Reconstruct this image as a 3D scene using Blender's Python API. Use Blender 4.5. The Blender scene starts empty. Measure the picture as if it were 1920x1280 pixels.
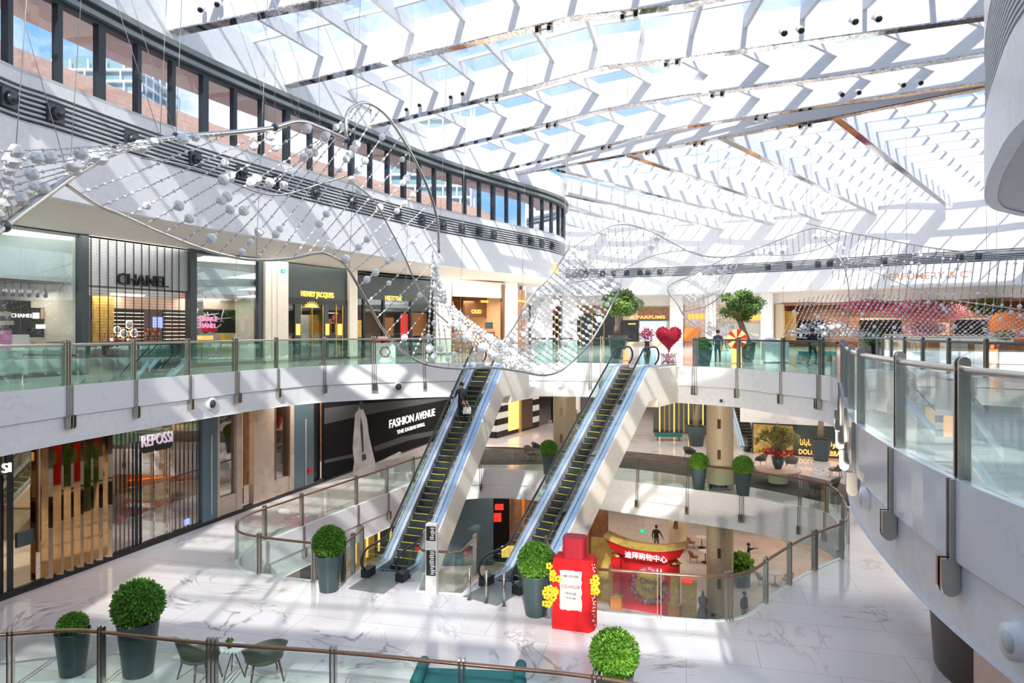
import bpy, bmesh, math, random
from mathutils import Vector, Matrix, noise
R = random.Random(7)
SC = bpy.context.scene
COL = SC.collection
PI = math.pi
# ------------------------------------------------------------ camera, world, sun, exposure
EYE, F, HY = 1.75, 1280.0, 618.5
cd = bpy.data.cameras.new('camera'); cam = bpy.data.objects.new('camera', cd); COL.objects.link(cam)
cam.location = (0, 0, EYE); cam.rotation_euler = (PI/2, 0, 0)
cd.sensor_width = 36; cd.lens = 36*F/1920; cd.shift_y = -(640-HY)/1920; cd.clip_start = .05; cd.clip_end = 600
SC.camera = cam
SC.view_settings.view_transform = 'Standard'; SC.view_settings.look = 'None'
SC.view_settings.gamma = 1; SC.view_settings.use_curve_mapping = False
SC.view_settings.exposure = 0.2
SC.cycles.diffuse_bounces = 5; SC.cycles.glossy_bounces = 4; SC.cycles.max_bounces = 9; SC.cycles.transparent_max_bounces = 14; SC.cycles.adaptive_threshold = .035
W = bpy.data.worlds.new('world'); SC.world = W; W.use_nodes = True
nt = W.node_tree; nt.nodes.clear()
def N(nt, typ, **kw):
    n = nt.nodes.new(typ)
    for k, v in kw.items():
        if k.startswith('i_'): n.inputs[k[2:].replace('_', ' ')].default_value = v
        else: setattr(n, k, v)
    return n
tc = N(nt, 'ShaderNodeTexCoord'); nz = N(nt, 'ShaderNodeTexNoise', i_Scale=2.6, i_Detail=6.0, i_Roughness=.6)
rp = N(nt, 'ShaderNodeValToRGB'); bg = N(nt, 'ShaderNodeBackground'); ow = N(nt, 'ShaderNodeOutputWorld')
rp.color_ramp.elements[0].position = .44; rp.color_ramp.elements[0].color = (.16, .38, .85, 1)
rp.color_ramp.elements[1].position = .60; rp.color_ramp.elements[1].color = (1, .98, .95, 1)
nt.links.new(tc.outputs['Generated'], nz.inputs['Vector']); nt.links.new(nz.outputs['Fac'], rp.inputs['Fac'])
nt.links.new(rp.outputs['Color'], bg.inputs['Color']); nt.links.new(bg.outputs['Background'], ow.inputs['Surface'])
bg.inputs['Strength'].default_value = 1.45
sd = bpy.data.lights.new('sun', 'SUN'); sun = bpy.data.objects.new('sun', sd); COL.objects.link(sun)
sd.energy = 5.8; sd.angle = .012; sd.color = (1, .96, .9)
SUN_E = math.radians(40); SUN_AZ = (.02, 1.0)
sun.rotation_euler = Vector((SUN_AZ[0]*math.cos(SUN_E), SUN_AZ[1]*math.cos(SUN_E), -math.sin(SUN_E))).to_track_quat('-Z', 'Y').to_euler()
sun.location = (0, -20, 40)

# ------------------------------------------------------------ materials
MATS = {}
def mat(name, col, rough=.5, metal=0, emit=None, es=0, spec=.5, bump=0, bscale=20, mix=None, mscale=5, alpha=None, coat=0):
    m = bpy.data.materials.new(name); m.use_nodes = True; t = m.node_tree
    b = t.nodes['Principled BSDF']
    b.inputs['Base Color'].default_value = (*col, 1); b.inputs['Roughness'].default_value = rough
    b.inputs['Metallic'].default_value = metal; b.inputs['Specular IOR Level'].default_value = spec
    b.inputs['Coat Weight'].default_value = coat
    if emit: b.inputs['Emission Color'].default_value = (*emit, 1); b.inputs['Emission Strength'].default_value = es
    co = N(t, 'ShaderNodeTexCoord')
    n = N(t, 'ShaderNodeTexNoise', i_Scale=mscale, i_Detail=4.0); t.links.new(co.outputs['Object'], n.inputs['Vector'])
    c2 = mix if mix else tuple(min(1, c*.93) for c in col)
    r = N(t, 'ShaderNodeValToRGB'); r.color_ramp.elements[0].color = (*col, 1); r.color_ramp.elements[1].color = (*c2, 1)
    r.color_ramp.elements[0].position = .35; r.color_ramp.elements[1].position = .65
    t.links.new(n.outputs['Fac'], r.inputs['Fac']); t.links.new(r.outputs['Color'], b.inputs['Base Color'])
    if bump:
        n2 = N(t, 'ShaderNodeTexNoise', i_Scale=bscale, i_Detail=3.0); t.links.new(co.outputs['Object'], n2.inputs['Vector'])
        bp = N(t, 'ShaderNodeBump', i_Strength=bump); t.links.new(n2.outputs['Fac'], bp.inputs['Height']); t.links.new(bp.outputs['Normal'], b.inputs['Normal'])
    MATS[name] = m; return m
def glassmat(name, tint, refl=.12, rough=.0, power=.35, gcol=(1, 1, 1)):
    m = bpy.data.materials.new(name); m.use_nodes = True; t = m.node_tree; t.nodes.clear()
    o = N(t, 'ShaderNodeOutputMaterial'); mx = N(t, 'ShaderNodeMixShader'); tr = N(t, 'ShaderNodeBsdfTransparent')
    g = N(t, 'ShaderNodeBsdfGlossy'); lw = N(t, 'ShaderNodeLayerWeight', i_Blend=power)
    mm = N(t, 'ShaderNodeMath', operation='MULTIPLY_ADD'); mm.inputs[1].default_value = .26; mm.inputs[2].default_value = refl; mm.use_clamp = True
    tr.inputs['Color'].default_value = (*tint, 1); g.inputs['Roughness'].default_value = rough; g.inputs['Color'].default_value = (*gcol, 1)
    t.links.new(lw.outputs['Fresnel'], mm.inputs[0]); t.links.new(mm.outputs[0], mx.inputs['Fac'])
    t.links.new(tr.outputs[0], mx.inputs[1]); t.links.new(g.outputs[0], mx.inputs[2]); t.links.new(mx.outputs[0], o.inputs['Surface'])
    MATS[name] = m; return m
def marble(name, base, vein, rough=.12, tile=None, joint=(.45, .43, .42), vscale=.35, amount=.5, second=None, rotz=0.0):
    m = bpy.data.materials.new(name); m.use_nodes = True; t = m.node_tree; b = t.nodes['Principled BSDF']; L = t.links.new
    co = N(t, 'ShaderNodeTexCoord'); mp = N(t, 'ShaderNodeMapping'); mp.inputs['Rotation'].default_value = (0, 0, rotz); L(co.outputs['Object'], mp.inputs['Vector'])
    n1 = N(t, 'ShaderNodeTexNoise', i_Scale=vscale, i_Detail=5.0, i_Roughness=.62, i_Distortion=1.4); L(mp.outputs[0], n1.inputs['Vector'])
    sub = N(t, 'ShaderNodeMath', operation='SUBTRACT'); sub.inputs[1].default_value = .5; L(n1.outputs['Fac'], sub.inputs[0])
    ab = N(t, 'ShaderNodeMath', operation='ABSOLUTE'); L(sub.outputs[0], ab.inputs[0])
    r = N(t, 'ShaderNodeValToRGB'); e = r.color_ramp.elements
    e[0].position = 0; e[0].color = (*vein, 1); e[1].position = .022; e[1].color = (*base, 1); L(ab.outputs[0], r.inputs['Fac'])
    n2 = N(t, 'ShaderNodeTexNoise', i_Scale=vscale*1.7, i_Detail=2.0); L(mp.outputs[0], n2.inputs['Vector'])
    r2 = N(t, 'ShaderNodeValToRGB'); r2.color_ramp.elements[0].position = .46; r2.color_ramp.elements[1].position = .66
    r2.color_ramp.elements[1].color = (amount, amount, amount, 1); r2.color_ramp.elements[0].color = (0, 0, 0, 1)
    L(n2.outputs['Fac'], r2.inputs['Fac'])
    mx = N(t, 'ShaderNodeMix', data_type='RGBA'); L(r2.outputs['Color'], mx.inputs[0]); L(r.outputs['Color'], mx.inputs[7])
    n3 = N(t, 'ShaderNodeTexNoise', i_Scale=vscale*.5, i_Detail=3.0); L(mp.outputs[0], n3.inputs['Vector'])
    r3 = N(t, 'ShaderNodeValToRGB'); r3.color_ramp.elements[0].color = (*base, 1); r3.color_ramp.elements[1].color = (*(second or base), 1)
    r3.color_ramp.elements[0].position = .4; r3.color_ramp.elements[1].position = .62
    L(n3.outputs['Fac'], r3.inputs['Fac']); L(r3.outputs['Color'], mx.inputs[6])
    out = mx.outputs[2]
    if tile:
        br = N(t, 'ShaderNodeTexBrick', offset=0.5); br.inputs['Scale'].default_value = 1; br.inputs['Mortar Size'].default_value = .008
        br.inputs['Brick Width'].default_value = tile[0]; br.inputs['Row Height'].default_value = tile[1]; br.inputs['Mortar Smooth'].default_value = 0
        br.inputs['Color1'].default_value = (0, 0, 0, 1); br.inputs['Color2'].default_value = (0, 0, 0, 1); br.inputs['Mortar'].default_value = (1, 1, 1, 1)
        L(mp.outputs[0], br.inputs['Vector'])
        m2 = N(t, 'ShaderNodeMix', data_type='RGBA'); L(br.outputs['Color'], m2.inputs[0]); L(out, m2.inputs[6]); m2.inputs[7].default_value = (*joint, 1)
        out = m2.outputs[2]
    L(out, b.inputs['Base Color']); b.inputs['Roughness'].default_value = rough
    MATS[name] = m; return m
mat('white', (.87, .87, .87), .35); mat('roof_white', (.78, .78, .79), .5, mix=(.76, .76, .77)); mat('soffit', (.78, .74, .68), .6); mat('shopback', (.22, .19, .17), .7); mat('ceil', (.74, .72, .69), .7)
marble('floor1', (.74, .705, .705), (.20, .18, .20), .11, (3.6, 1.5), (.40, .36, .36), .30, .8, (.63, .555, .545), 0.25)
marble('floor2', (.72, .72, .70), (.38, .38, .40), .10, (2.4, 1.2), (.5, .5, .5), .4, .6)
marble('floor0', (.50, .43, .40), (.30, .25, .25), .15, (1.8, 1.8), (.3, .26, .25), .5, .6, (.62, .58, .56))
marble('fascia', (.86, .86, .87), (.60, .61, .65), .10, None, (0, 0, 0), .5, .45, (.83, .84, .86))
marble('tanmarble', (.48, .36, .28), (.25, .16, .11), .15, None, (0, 0, 0), 1.2, .7, (.55, .44, .35))
mat('carpet', (.065, .050, .042), .9, mix=(.11, .085, .075), mscale=1.2); mat('steel', (.52, .50, .46), .25, 1); mat('darksteel', (.10, .11, .12), .35, .6)
mat('chrome', (.75, .73, .72), .06, 1, mix=(.35, .30, .27), mscale=9); mat('bronze', (.26, .16, .11), .28, .75); mat('gunmetal', (.07, .09, .10), .4, .3)
mat('slat', (.62, .64, .65), .5); mat('slatdark', (.03, .045, .045), .8); mat('mull', (.035, .05, .065), .4, .3); mat('eave', (.25, .28, .27), .4, .3)
mat('black', (.012, .012, .014), .35); mat('matblack', (.012, .012, .013), .9, spec=.15); mat('rubber', (.015, .017, .022), .35)
mat('pot', (.045, .075, .08), .38, spec=.6); mat('soil', (.03, .02, .015), .9); mat('trunk', (.30, .22, .15), .85, bump=.6, bscale=30); mat('green', (.05, .20, .015), .5, mix=(.17, .38, .025), mscale=14)
mat('olive', (.12, .24, .05), .5, mix=(.30, .40, .10), mscale=6); mat('yellowleaf', (.35, .30, .05), .55, mix=(.12, .14, .05), mscale=9); mat('red', (.62, .006, .012), .5); mat('redfelt', (.70, .004, .008), .85, bump=.5, bscale=120, mix=(.50, .003, .008), mscale=40)
mat('crimson', (.33, .004, .02), .7, bump=.8, bscale=60, mix=(.5, .01, .04), mscale=30); mat('gold', (.80, .52, .14), .25, .9); mat('goldmat', (.62, .43, .10), .5, mix=(.45, .28, .06)); mat('yellow', (.9, .62, .02), .5); mat('amber', (.75, .22, .03), .4)
mat('paper', (.82, .82, .80), .8); mat('grayfab', (.17, .155, .14), .9); mat('olivefab', (.17, .18, .13), .9); mat('teal', (.01, .16, .17), .7); mat('wood', (.33, .17, .08), .5, mix=(.22, .10, .05), mscale=3)
mat('skin', (.45, .25, .17), .5); mat('hair', (.015, .01, .01), .6); mat('cloth', (.018, .02, .026), .85); mat('trouser', (.02, .03, .055), .85); mat('khaki', (.14, .12, .08), .85); mat('graycloth', (.06, .06, .065), .8)
mat('stepm', (.045, .055, .065), .45, .6); mat('stepyel', (.8, .62, .02), .5); mat('alu', (.50, .60, .78), .22, .85); mat('alu2', (.70, .74, .85), .3, .7); mat('clad', (.86, .79, .68), .3)
mat('cream', (.62, .50, .36), .45); mat('column', (.60, .49, .33), .35); mat('pink', (.80, .25, .50), .5); mat('peach', (.72, .52, .42), .7); mat('stone_out', (.60, .42, .33), .8, mix=(.50, .36, .29)); mat('tower', (.75, .74, .70), .7); mat('towerglass', (.16, .28, .30), .3)
mat('bead', (.94, .94, .93), .4, spec=.5); mat('strand', (.50, .48, .46), .35, .3); mat('tube', (.62, .59, .53), .22, 1)
mat('henry', (.035, .055, .055), .4); mat('bluegray', (.10, .16, .20), .3, .2); mat('sand', (.52, .50, .46), .5)
def em(name, col, s): return mat(name, col, .6, emit=col, es=s)
em('lampwhite', (1, .97, .9), 8); em('lampwarm', (1, .62, .25), 3); em('screen', (.25, .35, .9), 1.2); em('shelfwarm', (1, .45, .12), 1.6); em('neonpink', (1, .25, .5), 1.6); em('neonorange', (1, .42, .10), 2.0)
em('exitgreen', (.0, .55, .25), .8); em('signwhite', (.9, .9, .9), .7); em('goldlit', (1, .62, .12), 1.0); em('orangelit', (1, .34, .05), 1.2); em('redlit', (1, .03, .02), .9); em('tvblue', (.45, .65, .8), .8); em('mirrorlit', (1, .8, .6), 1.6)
glassmat('glass', (.90, .965, .945), .03); glassmat('glassteal', (.76, .93, .87), .05); glassmat('shopglass', (.86, .92, .92), .10); glassmat('roofglass', (.88, .92, .94), .04); glassmat('clearglass', (.90, .95, .94), .06); glassmat('winglass', (.93, .93, .95), .07); glassmat('escglass', (.84, .93, .92), .05)
glassmat('bronzeglass', (.42, .30, .24), .30, .02); glassmat('mirrorgold', (.05, .03, .02), .85, .03, .35, (.80, .60, .38)); glassmat('greenglass', (.45, .65, .58), .25)

# ------------------------------------------------------------ mesh helpers
def V(*a): return Vector(a if len(a) > 2 else (*a, 0))
class MB:
    def __init__(s): s.v = []; s.f = []; s.m = []; s.sm = []
    def add(s, vs, fs, mi=0, smooth=False):
        o = len(s.v); s.v += [Vector(v) for v in vs]
        for f in fs: s.f.append(tuple(i+o for i in f)); s.m.append(mi); s.sm.append(smooth)
        return s
    def quad(s, a, b, c, d, mi=0): return s.add([a, b, c, d], [(0, 1, 2, 3)], mi)
    def box(s, c, size, rz=0, mi=0, tilt=None):
        x, y, z = [q/2 for q in size]; M = Matrix.Rotation(rz, 3, 'Z')
        if tilt: M = M @ tilt
        vs = [M @ V(i*x, j*y, k*z) + V(*c) for i in (-1, 1) for j in (-1, 1) for k in (-1, 1)]
        return s.add(vs, [(0, 1, 3, 2), (4, 6, 7, 5), (0, 4, 5, 1), (2, 3, 7, 6), (0, 2, 6, 4), (1, 5, 7, 3)], mi)
    def hexa(s, p, mi=0):  # p: 4 bottom, 4 top
        return s.add(p, [(3, 2, 1, 0), (4, 5, 6, 7), (0, 1, 5, 4), (1, 2, 6, 5), (2, 3, 7, 6), (3, 0, 4, 7)], mi)
    def beam(s, a, b, w, h, mi=0):  # horizontal-ish beam; a,b = centre of bottom edge; h upward
        a = V(*a); b = V(*b); d = (b-a); d.z = 0; n = V(-d.y, d.x, 0).normalized()*w/2; u = V(0, 0, h)
        return s.hexa([a-n, b-n, b+n, a+n, a-n+u, b-n+u, b+n+u, a+n+u], mi)
    def tube(s, pts, r, n=8, mi=0, cap=True, closed=False):
        pts = [V(*p) for p in pts]; k = len(pts); o = []
        up = V(0, 0, 1); prev = None
        for i, p in enumerate(pts):
            a = pts[(i-1) % k] if (i > 0 or closed) else p; b = pts[(i+1) % k] if (i < k-1 or closed) else p
            d = (b-a).normalized() if (b-a).length > 1e-9 else V(0, 0, 1)
            if prev is None: e = d.orthogonal().normalized()
            else:
                e = prev - d*prev.dot(d); e = e.normalized() if e.length > 1e-6 else d.orthogonal().normalized()
            prev = e; g = d.cross(e); rr = r[i] if isinstance(r, (list, tuple)) else r
            o += [p + (e*math.cos(2*PI*j/n) + g*math.sin(2*PI*j/n))*rr for j in range(n)]
        fs = []; K = k if closed else k-1
        for i in range(K):
            for j in range(n):
                i2 = (i+1) % k; fs.append((i*n+j, i*n+(j+1) % n, i2*n+(j+1) % n, i2*n+j))
        if cap and not closed: fs += [tuple(range(n-1, -1, -1)), tuple(range((k-1)*n, k*n))]
        return s.add(o, fs, mi, True)
    def lathe(s, prof, c=(0, 0, 0), n=24, mi=0, smooth=True):
        c = V(*c); o = []; k = len(prof)
        for r, z in prof: o += [c + V(r*math.cos(2*PI*j/n), r*math.sin(2*PI*j/n), z) for j in range(n)]
        fs = [(i*n+j, i*n+(j+1) % n, (i+1)*n+(j+1) % n, (i+1)*n+j) for i in range(k-1) for j in range(n)]
        s.add(o, fs, mi, smooth)
        if prof[0][0] > 1e-4: s.add(o[:n], [tuple(range(n-1, -1, -1))], mi)
        if prof[-1][0] > 1e-4: s.add(o[-n:], [tuple(range(n))], mi)
        return s
    def ball(s, c, r, n=8, m=5, mi=0, sc=(1, 1, 1)):
        c = V(*c); o = []
        for i in range(m+1):
            t = PI*i/m
            for j in range(n): o.append(c + V(r*sc[0]*math.sin(t)*math.cos(2*PI*j/n), r*sc[1]*math.sin(t)*math.sin(2*PI*j/n), r*sc[2]*math.cos(t)))
        return s.add(o, [(i*n+j, (i+1)*n+j, (i+1)*n+(j+1) % n, i*n+(j+1) % n) for i in range(m) for j in range(n)], mi, True)
    def prism(s, poly, z0, z1, mi=0):
        n = len(poly); vs = [(p[0], p[1], z0) for p in poly]+[(p[0], p[1], z1) for p in poly]
        return s.add(vs, [tuple(range(n-1, -1, -1)), tuple(range(n, 2*n))]+[(i, (i+1) % n, n+(i+1) % n, n+i) for i in range(n)], mi)
    def wall(s, path, z0, z1, th=0.0, off=0.0, mi=0, closed=False):  # vertical strip along plan path; off/th along left normal
        P = offset(path, off, closed); Q = offset(path, off+th, closed) if th else None; k = len(P); K = k if closed else k-1
        for i in range(K):
            a, b = P[i], P[(i+1) % k]
            if not Q: s.quad((a.x, a.y, z0), (b.x, b.y, z0), (b.x, b.y, z1), (a.x, a.y, z1), mi)
        if Q:
            vs = []
            for i in range(k): vs += [(P[i].x, P[i].y, z0), (P[i].x, P[i].y, z1), (Q[i].x, Q[i].y, z1), (Q[i].x, Q[i].y, z0)]
            fs = []
            for i in range(K):
                a = 4*i; b = 4*((i+1) % k)
                fs += [(a, b, b+1, a+1), (a+1, b+1, b+2, a+2), (a+2, b+2, b+3, a+3), (a+3, b+3, b, a)]
            if not closed: fs += [(0, 1, 2, 3), tuple(4*(k-1)+q for q in (3, 2, 1, 0))]
            s.add(vs, fs, mi)
        return s
    def build(s, name, mats, parent=None, local=False):
        if isinstance(mats, str): mats = [mats]
        me = bpy.data.meshes.new(name); off = V(0, 0, 0)
        if parent is not None and not local:
            q = parent
            while q: off = off + q.location; q = q.parent
        me.from_pydata([tuple(v-off) for v in s.v], [], s.f)
        for m in mats: me.materials.append(MATS[m])
        me.polygons.foreach_set('material_index', s.m); me.polygons.foreach_set('use_smooth', s.sm); me.update()
        o = bpy.data.objects.new(name, me); COL.objects.link(o); o.parent = parent
        return o
def tag(o, label=None, cat=None, group=None, kind=None):
    if label: o['label'] = label
    if cat: o['category'] = cat
    if group: o['group'] = group
    if kind: o['kind'] = kind
    return o
def thing(name, label, cat, loc=(0, 0, 0), rz=0, group=None, kind=None):
    o = bpy.data.objects.new(name, None); COL.objects.link(o); o.location = loc; o.rotation_euler = (0, 0, rz); o.empty_display_size = .2
    return tag(o, label, cat, group, kind)
def struct(name, mb, mats, label=None, parent=None):
    o = mb.build(name, mats, parent)
    if parent is None: o['kind'] = 'structure'
    if label: o['label'] = label
    return o
def kids(o): return [c for c in bpy.data.objects if c.parent == o]
def dup(o, loc, rz=0, label=None, group=None, scale=None):
    r = o.copy(); COL.objects.link(r); r.location = loc; r.rotation_euler = (0, 0, rz)
    if scale: r.scale = (scale,)*3
    if label: r['label'] = label
    if group: r['group'] = group
    for ch in kids(o):
        c = ch.copy(); COL.objects.link(c); c.parent = r
        for g in kids(ch): d = g.copy(); COL.objects.link(d); d.parent = c
    return r
def sm(pts, n=6, closed=False):  # catmull-rom
    P = [V(*p) for p in pts]; k = len(P); o = []
    for i in range(k if closed else k-1):
        g = (lambda j: P[j % k]) if closed else (lambda j: P[max(0, min(k-1, j))])
        a, b, c, d = g(i-1), g(i), g(i+1), g(i+2)
        for j in range(n):
            t = j/n; o.append(.5*((2*b)+(c-a)*t+(2*a-5*b+4*c-d)*t*t+(3*b-a-3*c+d)*t**3))
    if not closed: o.append(P[-1])
    return o
def offset(path, d, closed=False):
    P = [V(p[0], p[1], 0) for p in path]
    if not d: return P
    k = len(P); o = []
    for i, p in enumerate(P):
        a = P[(i-1) % k] if (i > 0 or closed) else None; b = P[(i+1) % k] if (i < k-1 or closed) else None
        n = V(0, 0, 0)
        if a is not None: e = (p-a).normalized(); n += V(-e.y, e.x, 0)
        if b is not None: e = (b-p).normalized(); n += V(-e.y, e.x, 0)
        o.append(p + n.normalized()*d)
    return o
def ray_hit(path, px, last=False):  # plan point where the sight line of a column meets a path; returns point, tangent
    s = (px-960)/F; res = None
    for a, b in zip(path[:-1], path[1:]):
        fa = a[0]-s*a[1]; fb = b[0]-s*b[1]
        if fa*fb <= 0 and a[1] > 1 and fa != fb:
            t = fa/(fa-fb); p = V(a[0]+(b[0]-a[0])*t, a[1]+(b[1]-a[1])*t, 0); d = V(b[0]-a[0], b[1]-a[1], 0).normalized(); res = (p, d)
            if not last: return res
    return res
def at(px, py, z):  # ground point on the level z seen in that direction
    Y = F*(EYE-z)/(py-HY); return V((px-960)/F*Y, Y, z)
def plen(path): return sum((V(*b)-V(*a)).length for a, b in zip(path[:-1], path[1:]))
def along(path, s):
    for a, b in zip(path[:-1], path[1:]):
        a = V(*a); b = V(*b); L = (b-a).length
        if s <= L: return a+(b-a)*(s/L if L else 0), (b-a).normalized()
        s -= L
    return b, (b-a).normalized()
def fillpoly(name, outer, holes, z, mats, label=None, flip=False):
    bm = bmesh.new(); es = []
    for lp in [outer]+holes:
        vs = [bm.verts.new((p[0], p[1], z)) for p in lp]
        for i in range(len(vs)): es.append(bm.edges.new((vs[i], vs[(i+1) % len(vs)])))
    bmesh.ops.triangle_fill(bm, use_beauty=True, use_dissolve=False, edges=es)
    bmesh.ops.recalc_face_normals(bm, faces=bm.faces[:])
    if bm.faces and (bm.faces[0].normal.z < 0) != flip: bmesh.ops.reverse_faces(bm, faces=bm.faces[:])
    me = bpy.data.meshes.new(name); bm.to_mesh(me); bm.free(); me.materials.append(MATS[mats])
    o = bpy.data.objects.new(name, me); COL.objects.link(o); o['kind'] = 'structure'
    if label: o['label'] = label
    return o
FONTC = {}
def text(s, name, m, parent, origin, ex, ez, size, depth=.03, align='LEFT', xs=1.0, bold=.003):
    """raised lettering; origin = baseline start (world), ex = reading direction, ez = up"""
    c = bpy.data.curves.new(name, 'FONT'); c.body = s; c.size = size; c.extrude = depth; c.align_x = align; c.resolution_u = 3; c.offset = size*bold
    o = bpy.data.objects.new(name, c); COL.objects.link(o); bpy.context.view_layer.update()
    me = bpy.data.meshes.new_from_object(o.evaluated_get(bpy.context.evaluated_depsgraph_get())); bpy.data.objects.remove(o); bpy.data.curves.remove(c)
    ex = V(*ex).normalized(); ez = V(*ez).normalized(); en = ex.cross(ez); M = Matrix((ex*xs, ez, en)).transposed()
    off = V(0, 0, 0); q = parent
    while q: off = off + q.location; q = q.parent
    for v in me.vertices: v.co = M @ v.co + V(*origin) - off
    me.materials.clear(); me.materials.append(MATS[m]); me.name = name
    t = bpy.data.objects.new(name, me); COL.objects.link(t); t.parent = parent
    return t

mat('darkbrown', (.07, .045, .035), .35); mat('darkgreen', (.015, .06, .01), .5, mix=(.03, .12, .02), mscale=14)
# ------------------------------------------------------------ plan curves (metres; camera at the origin, upper gallery floor z = 0)
Z1, Z0 = -6.65, -13.4
void2_l = sm([(-14.6, .6), (-14.6, 10), (-14.5, 14), (-14.3, 18), (-13.8, 21.15), (-13.15, 23.7), (-12.4, 26.2), (-11.6, 28.6), (-10.7, 30.9), (-9.2, 33.0), (-6.2, 34.8), (-3.2, 35.9), (0, 36.2), (4.8, 35.6), (7.4, 33.4), (10.1, 31.1), (11.0, 28.8), (11.9, 26.3), (11.4, 24.0), (10.0, 20.8), (8.6, 17.8), (7.4, 15.1), (6.4, 12.74), (5.6, 10.06), (5.14, 7.96), (4.9, 5.6), (4.8, 3), (4.7, .6)], 5)
VOID2 = void2_l
VOID2B = sm([(24.5, 46), (21.5, 40), (19, 33), (17.6, 26), (17.5, 18), (18, 10), (45, 10), (46, 50), (41, 52.5), (36, 56), (31, 57.5), (27, 53)], 5, True)
DL = sm([(-13.6, -26), (-13.5, 0), (-13.4, 12), (-13.2, 17.5), (-12.8, 19.1), (-11.7, 23), (-10.1, 27), (-7.3, 33), (-4.4, 38.7), (-1.9, 42.4), (.3, 45.4), (2.3, 48.2), (3.7, 51), (4.2, 54), (3.6, 57), (1.5, 60)], 6)
DF = sm([(1.5, 60), (2, 68), (6, 73.5), (16.4, 71), (24.8, 66), (33, 59.5), (40.7, 54.2), (50, 46), (50, 25)], 6)
DR = sm([(50, 25), (28, 23.5), (18.5, 22.8), (15.6, 21.6), (13.9, 20), (12.2, 17.6), (10.6, 15), (9.0, 12), (7.8, 8), (7.2, 2), (7.0, -26)], 6)
ATR = DL[:-1]+DF[:-1]+DR
S2 = sm([(-20.5, 14), (-19.5, 19.5), (-17.8, 24.5), (-15.9, 29.5), (-13.5, 35), (-11.3, 40), (-8.5, 44.5), (-5.5, 48.3), (-1.5, 52), (.6, 54.5), (1.2, 58), (0, 62)], 6)   # upper shopfront line
SF = offset(sm([(0, 66), (2, 72), (6, 77), (17.5, 75), (27, 70), (35.6, 63), (43.4, 57.4), (54, 47)], 6), 0)
VOID1 = [V(*p) for p in [(-5.6, 22.6), (-5.3, 24.0), (-3.0, 23.6), (-3.0, 22.0), (-1.6, 21.75), (-1.2, 23.0), (1.1, 22.7), (1.3, 20.8), (2.6, 20.4)]] + \
    sm([(2.6, 20.4), (3.8, 20.15), (5.0, 19.9), (6.0, 19.8), (6.95, 20.2), (8.2, 21.6), (9.8, 23.3), (11.2, 24.5), (12.5, 25.7), (13.7, 28.4), (14.4, 31.4), (12.9, 33.2), (11.2, 34.8), (7.0, 37.4), (3.5, 39.6), (0, 41.1), (-3, 40.8), (-5.2, 37.8), (-6.4, 34.9), (-8.3, 30.6), (-9.3, 28.2), (-10.1, 26), (-9.6, 24.2), (-8.2, 23.4), (-5.6, 22.6)], 5)[1:-1]
NEAR1 = sm([(-20, 12.6), (-16, 14.5), (-12.7, 15.8), (-10.7, 16.25), (-9.8, 16.2), (-6.9, 15.6), (-4.0, 15.2), (-1.1, 14.65), (1.65, 14.1), (3.2, 13.4), (4.6, 12.0), (5.2, 9)], 5)
NV = NEAR1 + [V(5.2, 0), V(-20, 0)]
OUT = [(-32, -27), (62, -27), (62, 92), (-32, 92)]
# ------------------------------------------------------------ slabs
fillpoly('floor', OUT, [VOID2, VOID2B], 0, 'floor2', 'polished pale floor of the upper gallery')
fillpoly('ceiling', OUT, [offset(VOID2, 0), VOID2B], -1.76, 'ceil', 'soffit under the upper gallery', True)
fillpoly('floor', OUT, [VOID1, NV], Z1, 'floor1', 'white marble floor of the middle level')
fillpoly('ceiling', OUT, [VOID1, NV], Z1-1.76, 'ceil', 'soffit under the middle level', True)
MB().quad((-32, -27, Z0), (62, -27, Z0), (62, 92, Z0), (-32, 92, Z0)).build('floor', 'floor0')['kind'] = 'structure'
fillpoly('ceiling', OUT, [ATR], 5.5, 'soffit', 'soffit over the upper shopfronts', True)
m = MB()
for a, b in zip(OUT, OUT[1:]+OUT[:1]): m.quad((*a, Z0), (*b, Z0), (*b, 8 if a[1] > 0 and b[1] > 0 else 8), (*a, 8))
struct('wall_outer', m, 'sand')
def fascia(path, z, closed, nm, lab):
    m = MB(); m.wall(path, z-.93, z+.02, .12, 0, 0, closed); m.wall(path, z-1.76, z-.95, .06, .06, 1, closed); m.wall(path, z-.96, z-.92, .04, .09, 2, closed)
    struct(nm, m, ['fascia', 'white', 'slatdark'], lab)
def ccw(p):
    return sum(a[0]*b[1]-b[0]*a[1] for a, b in zip(p, p[1:]+p[:1])) > 0
def outw(p): return list(reversed(p)) if ccw(p) else p   # left normal points into the slab
fascia(outw(list(VOID2)), 0, True, 'trim_1', 'white marble edge of the upper gallery around the atrium')
fascia(outw(list(VOID2B)), 0, True, 'trim_2', 'white edge of the gallery round the further opening')
fascia(outw(list(VOID1)), Z1, True, 'trim_3', 'white edge of the middle floor round the lower opening')
fascia(outw(list(NV)), Z1, True, 'trim_4', 'white edge of the middle floor in front')
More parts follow.
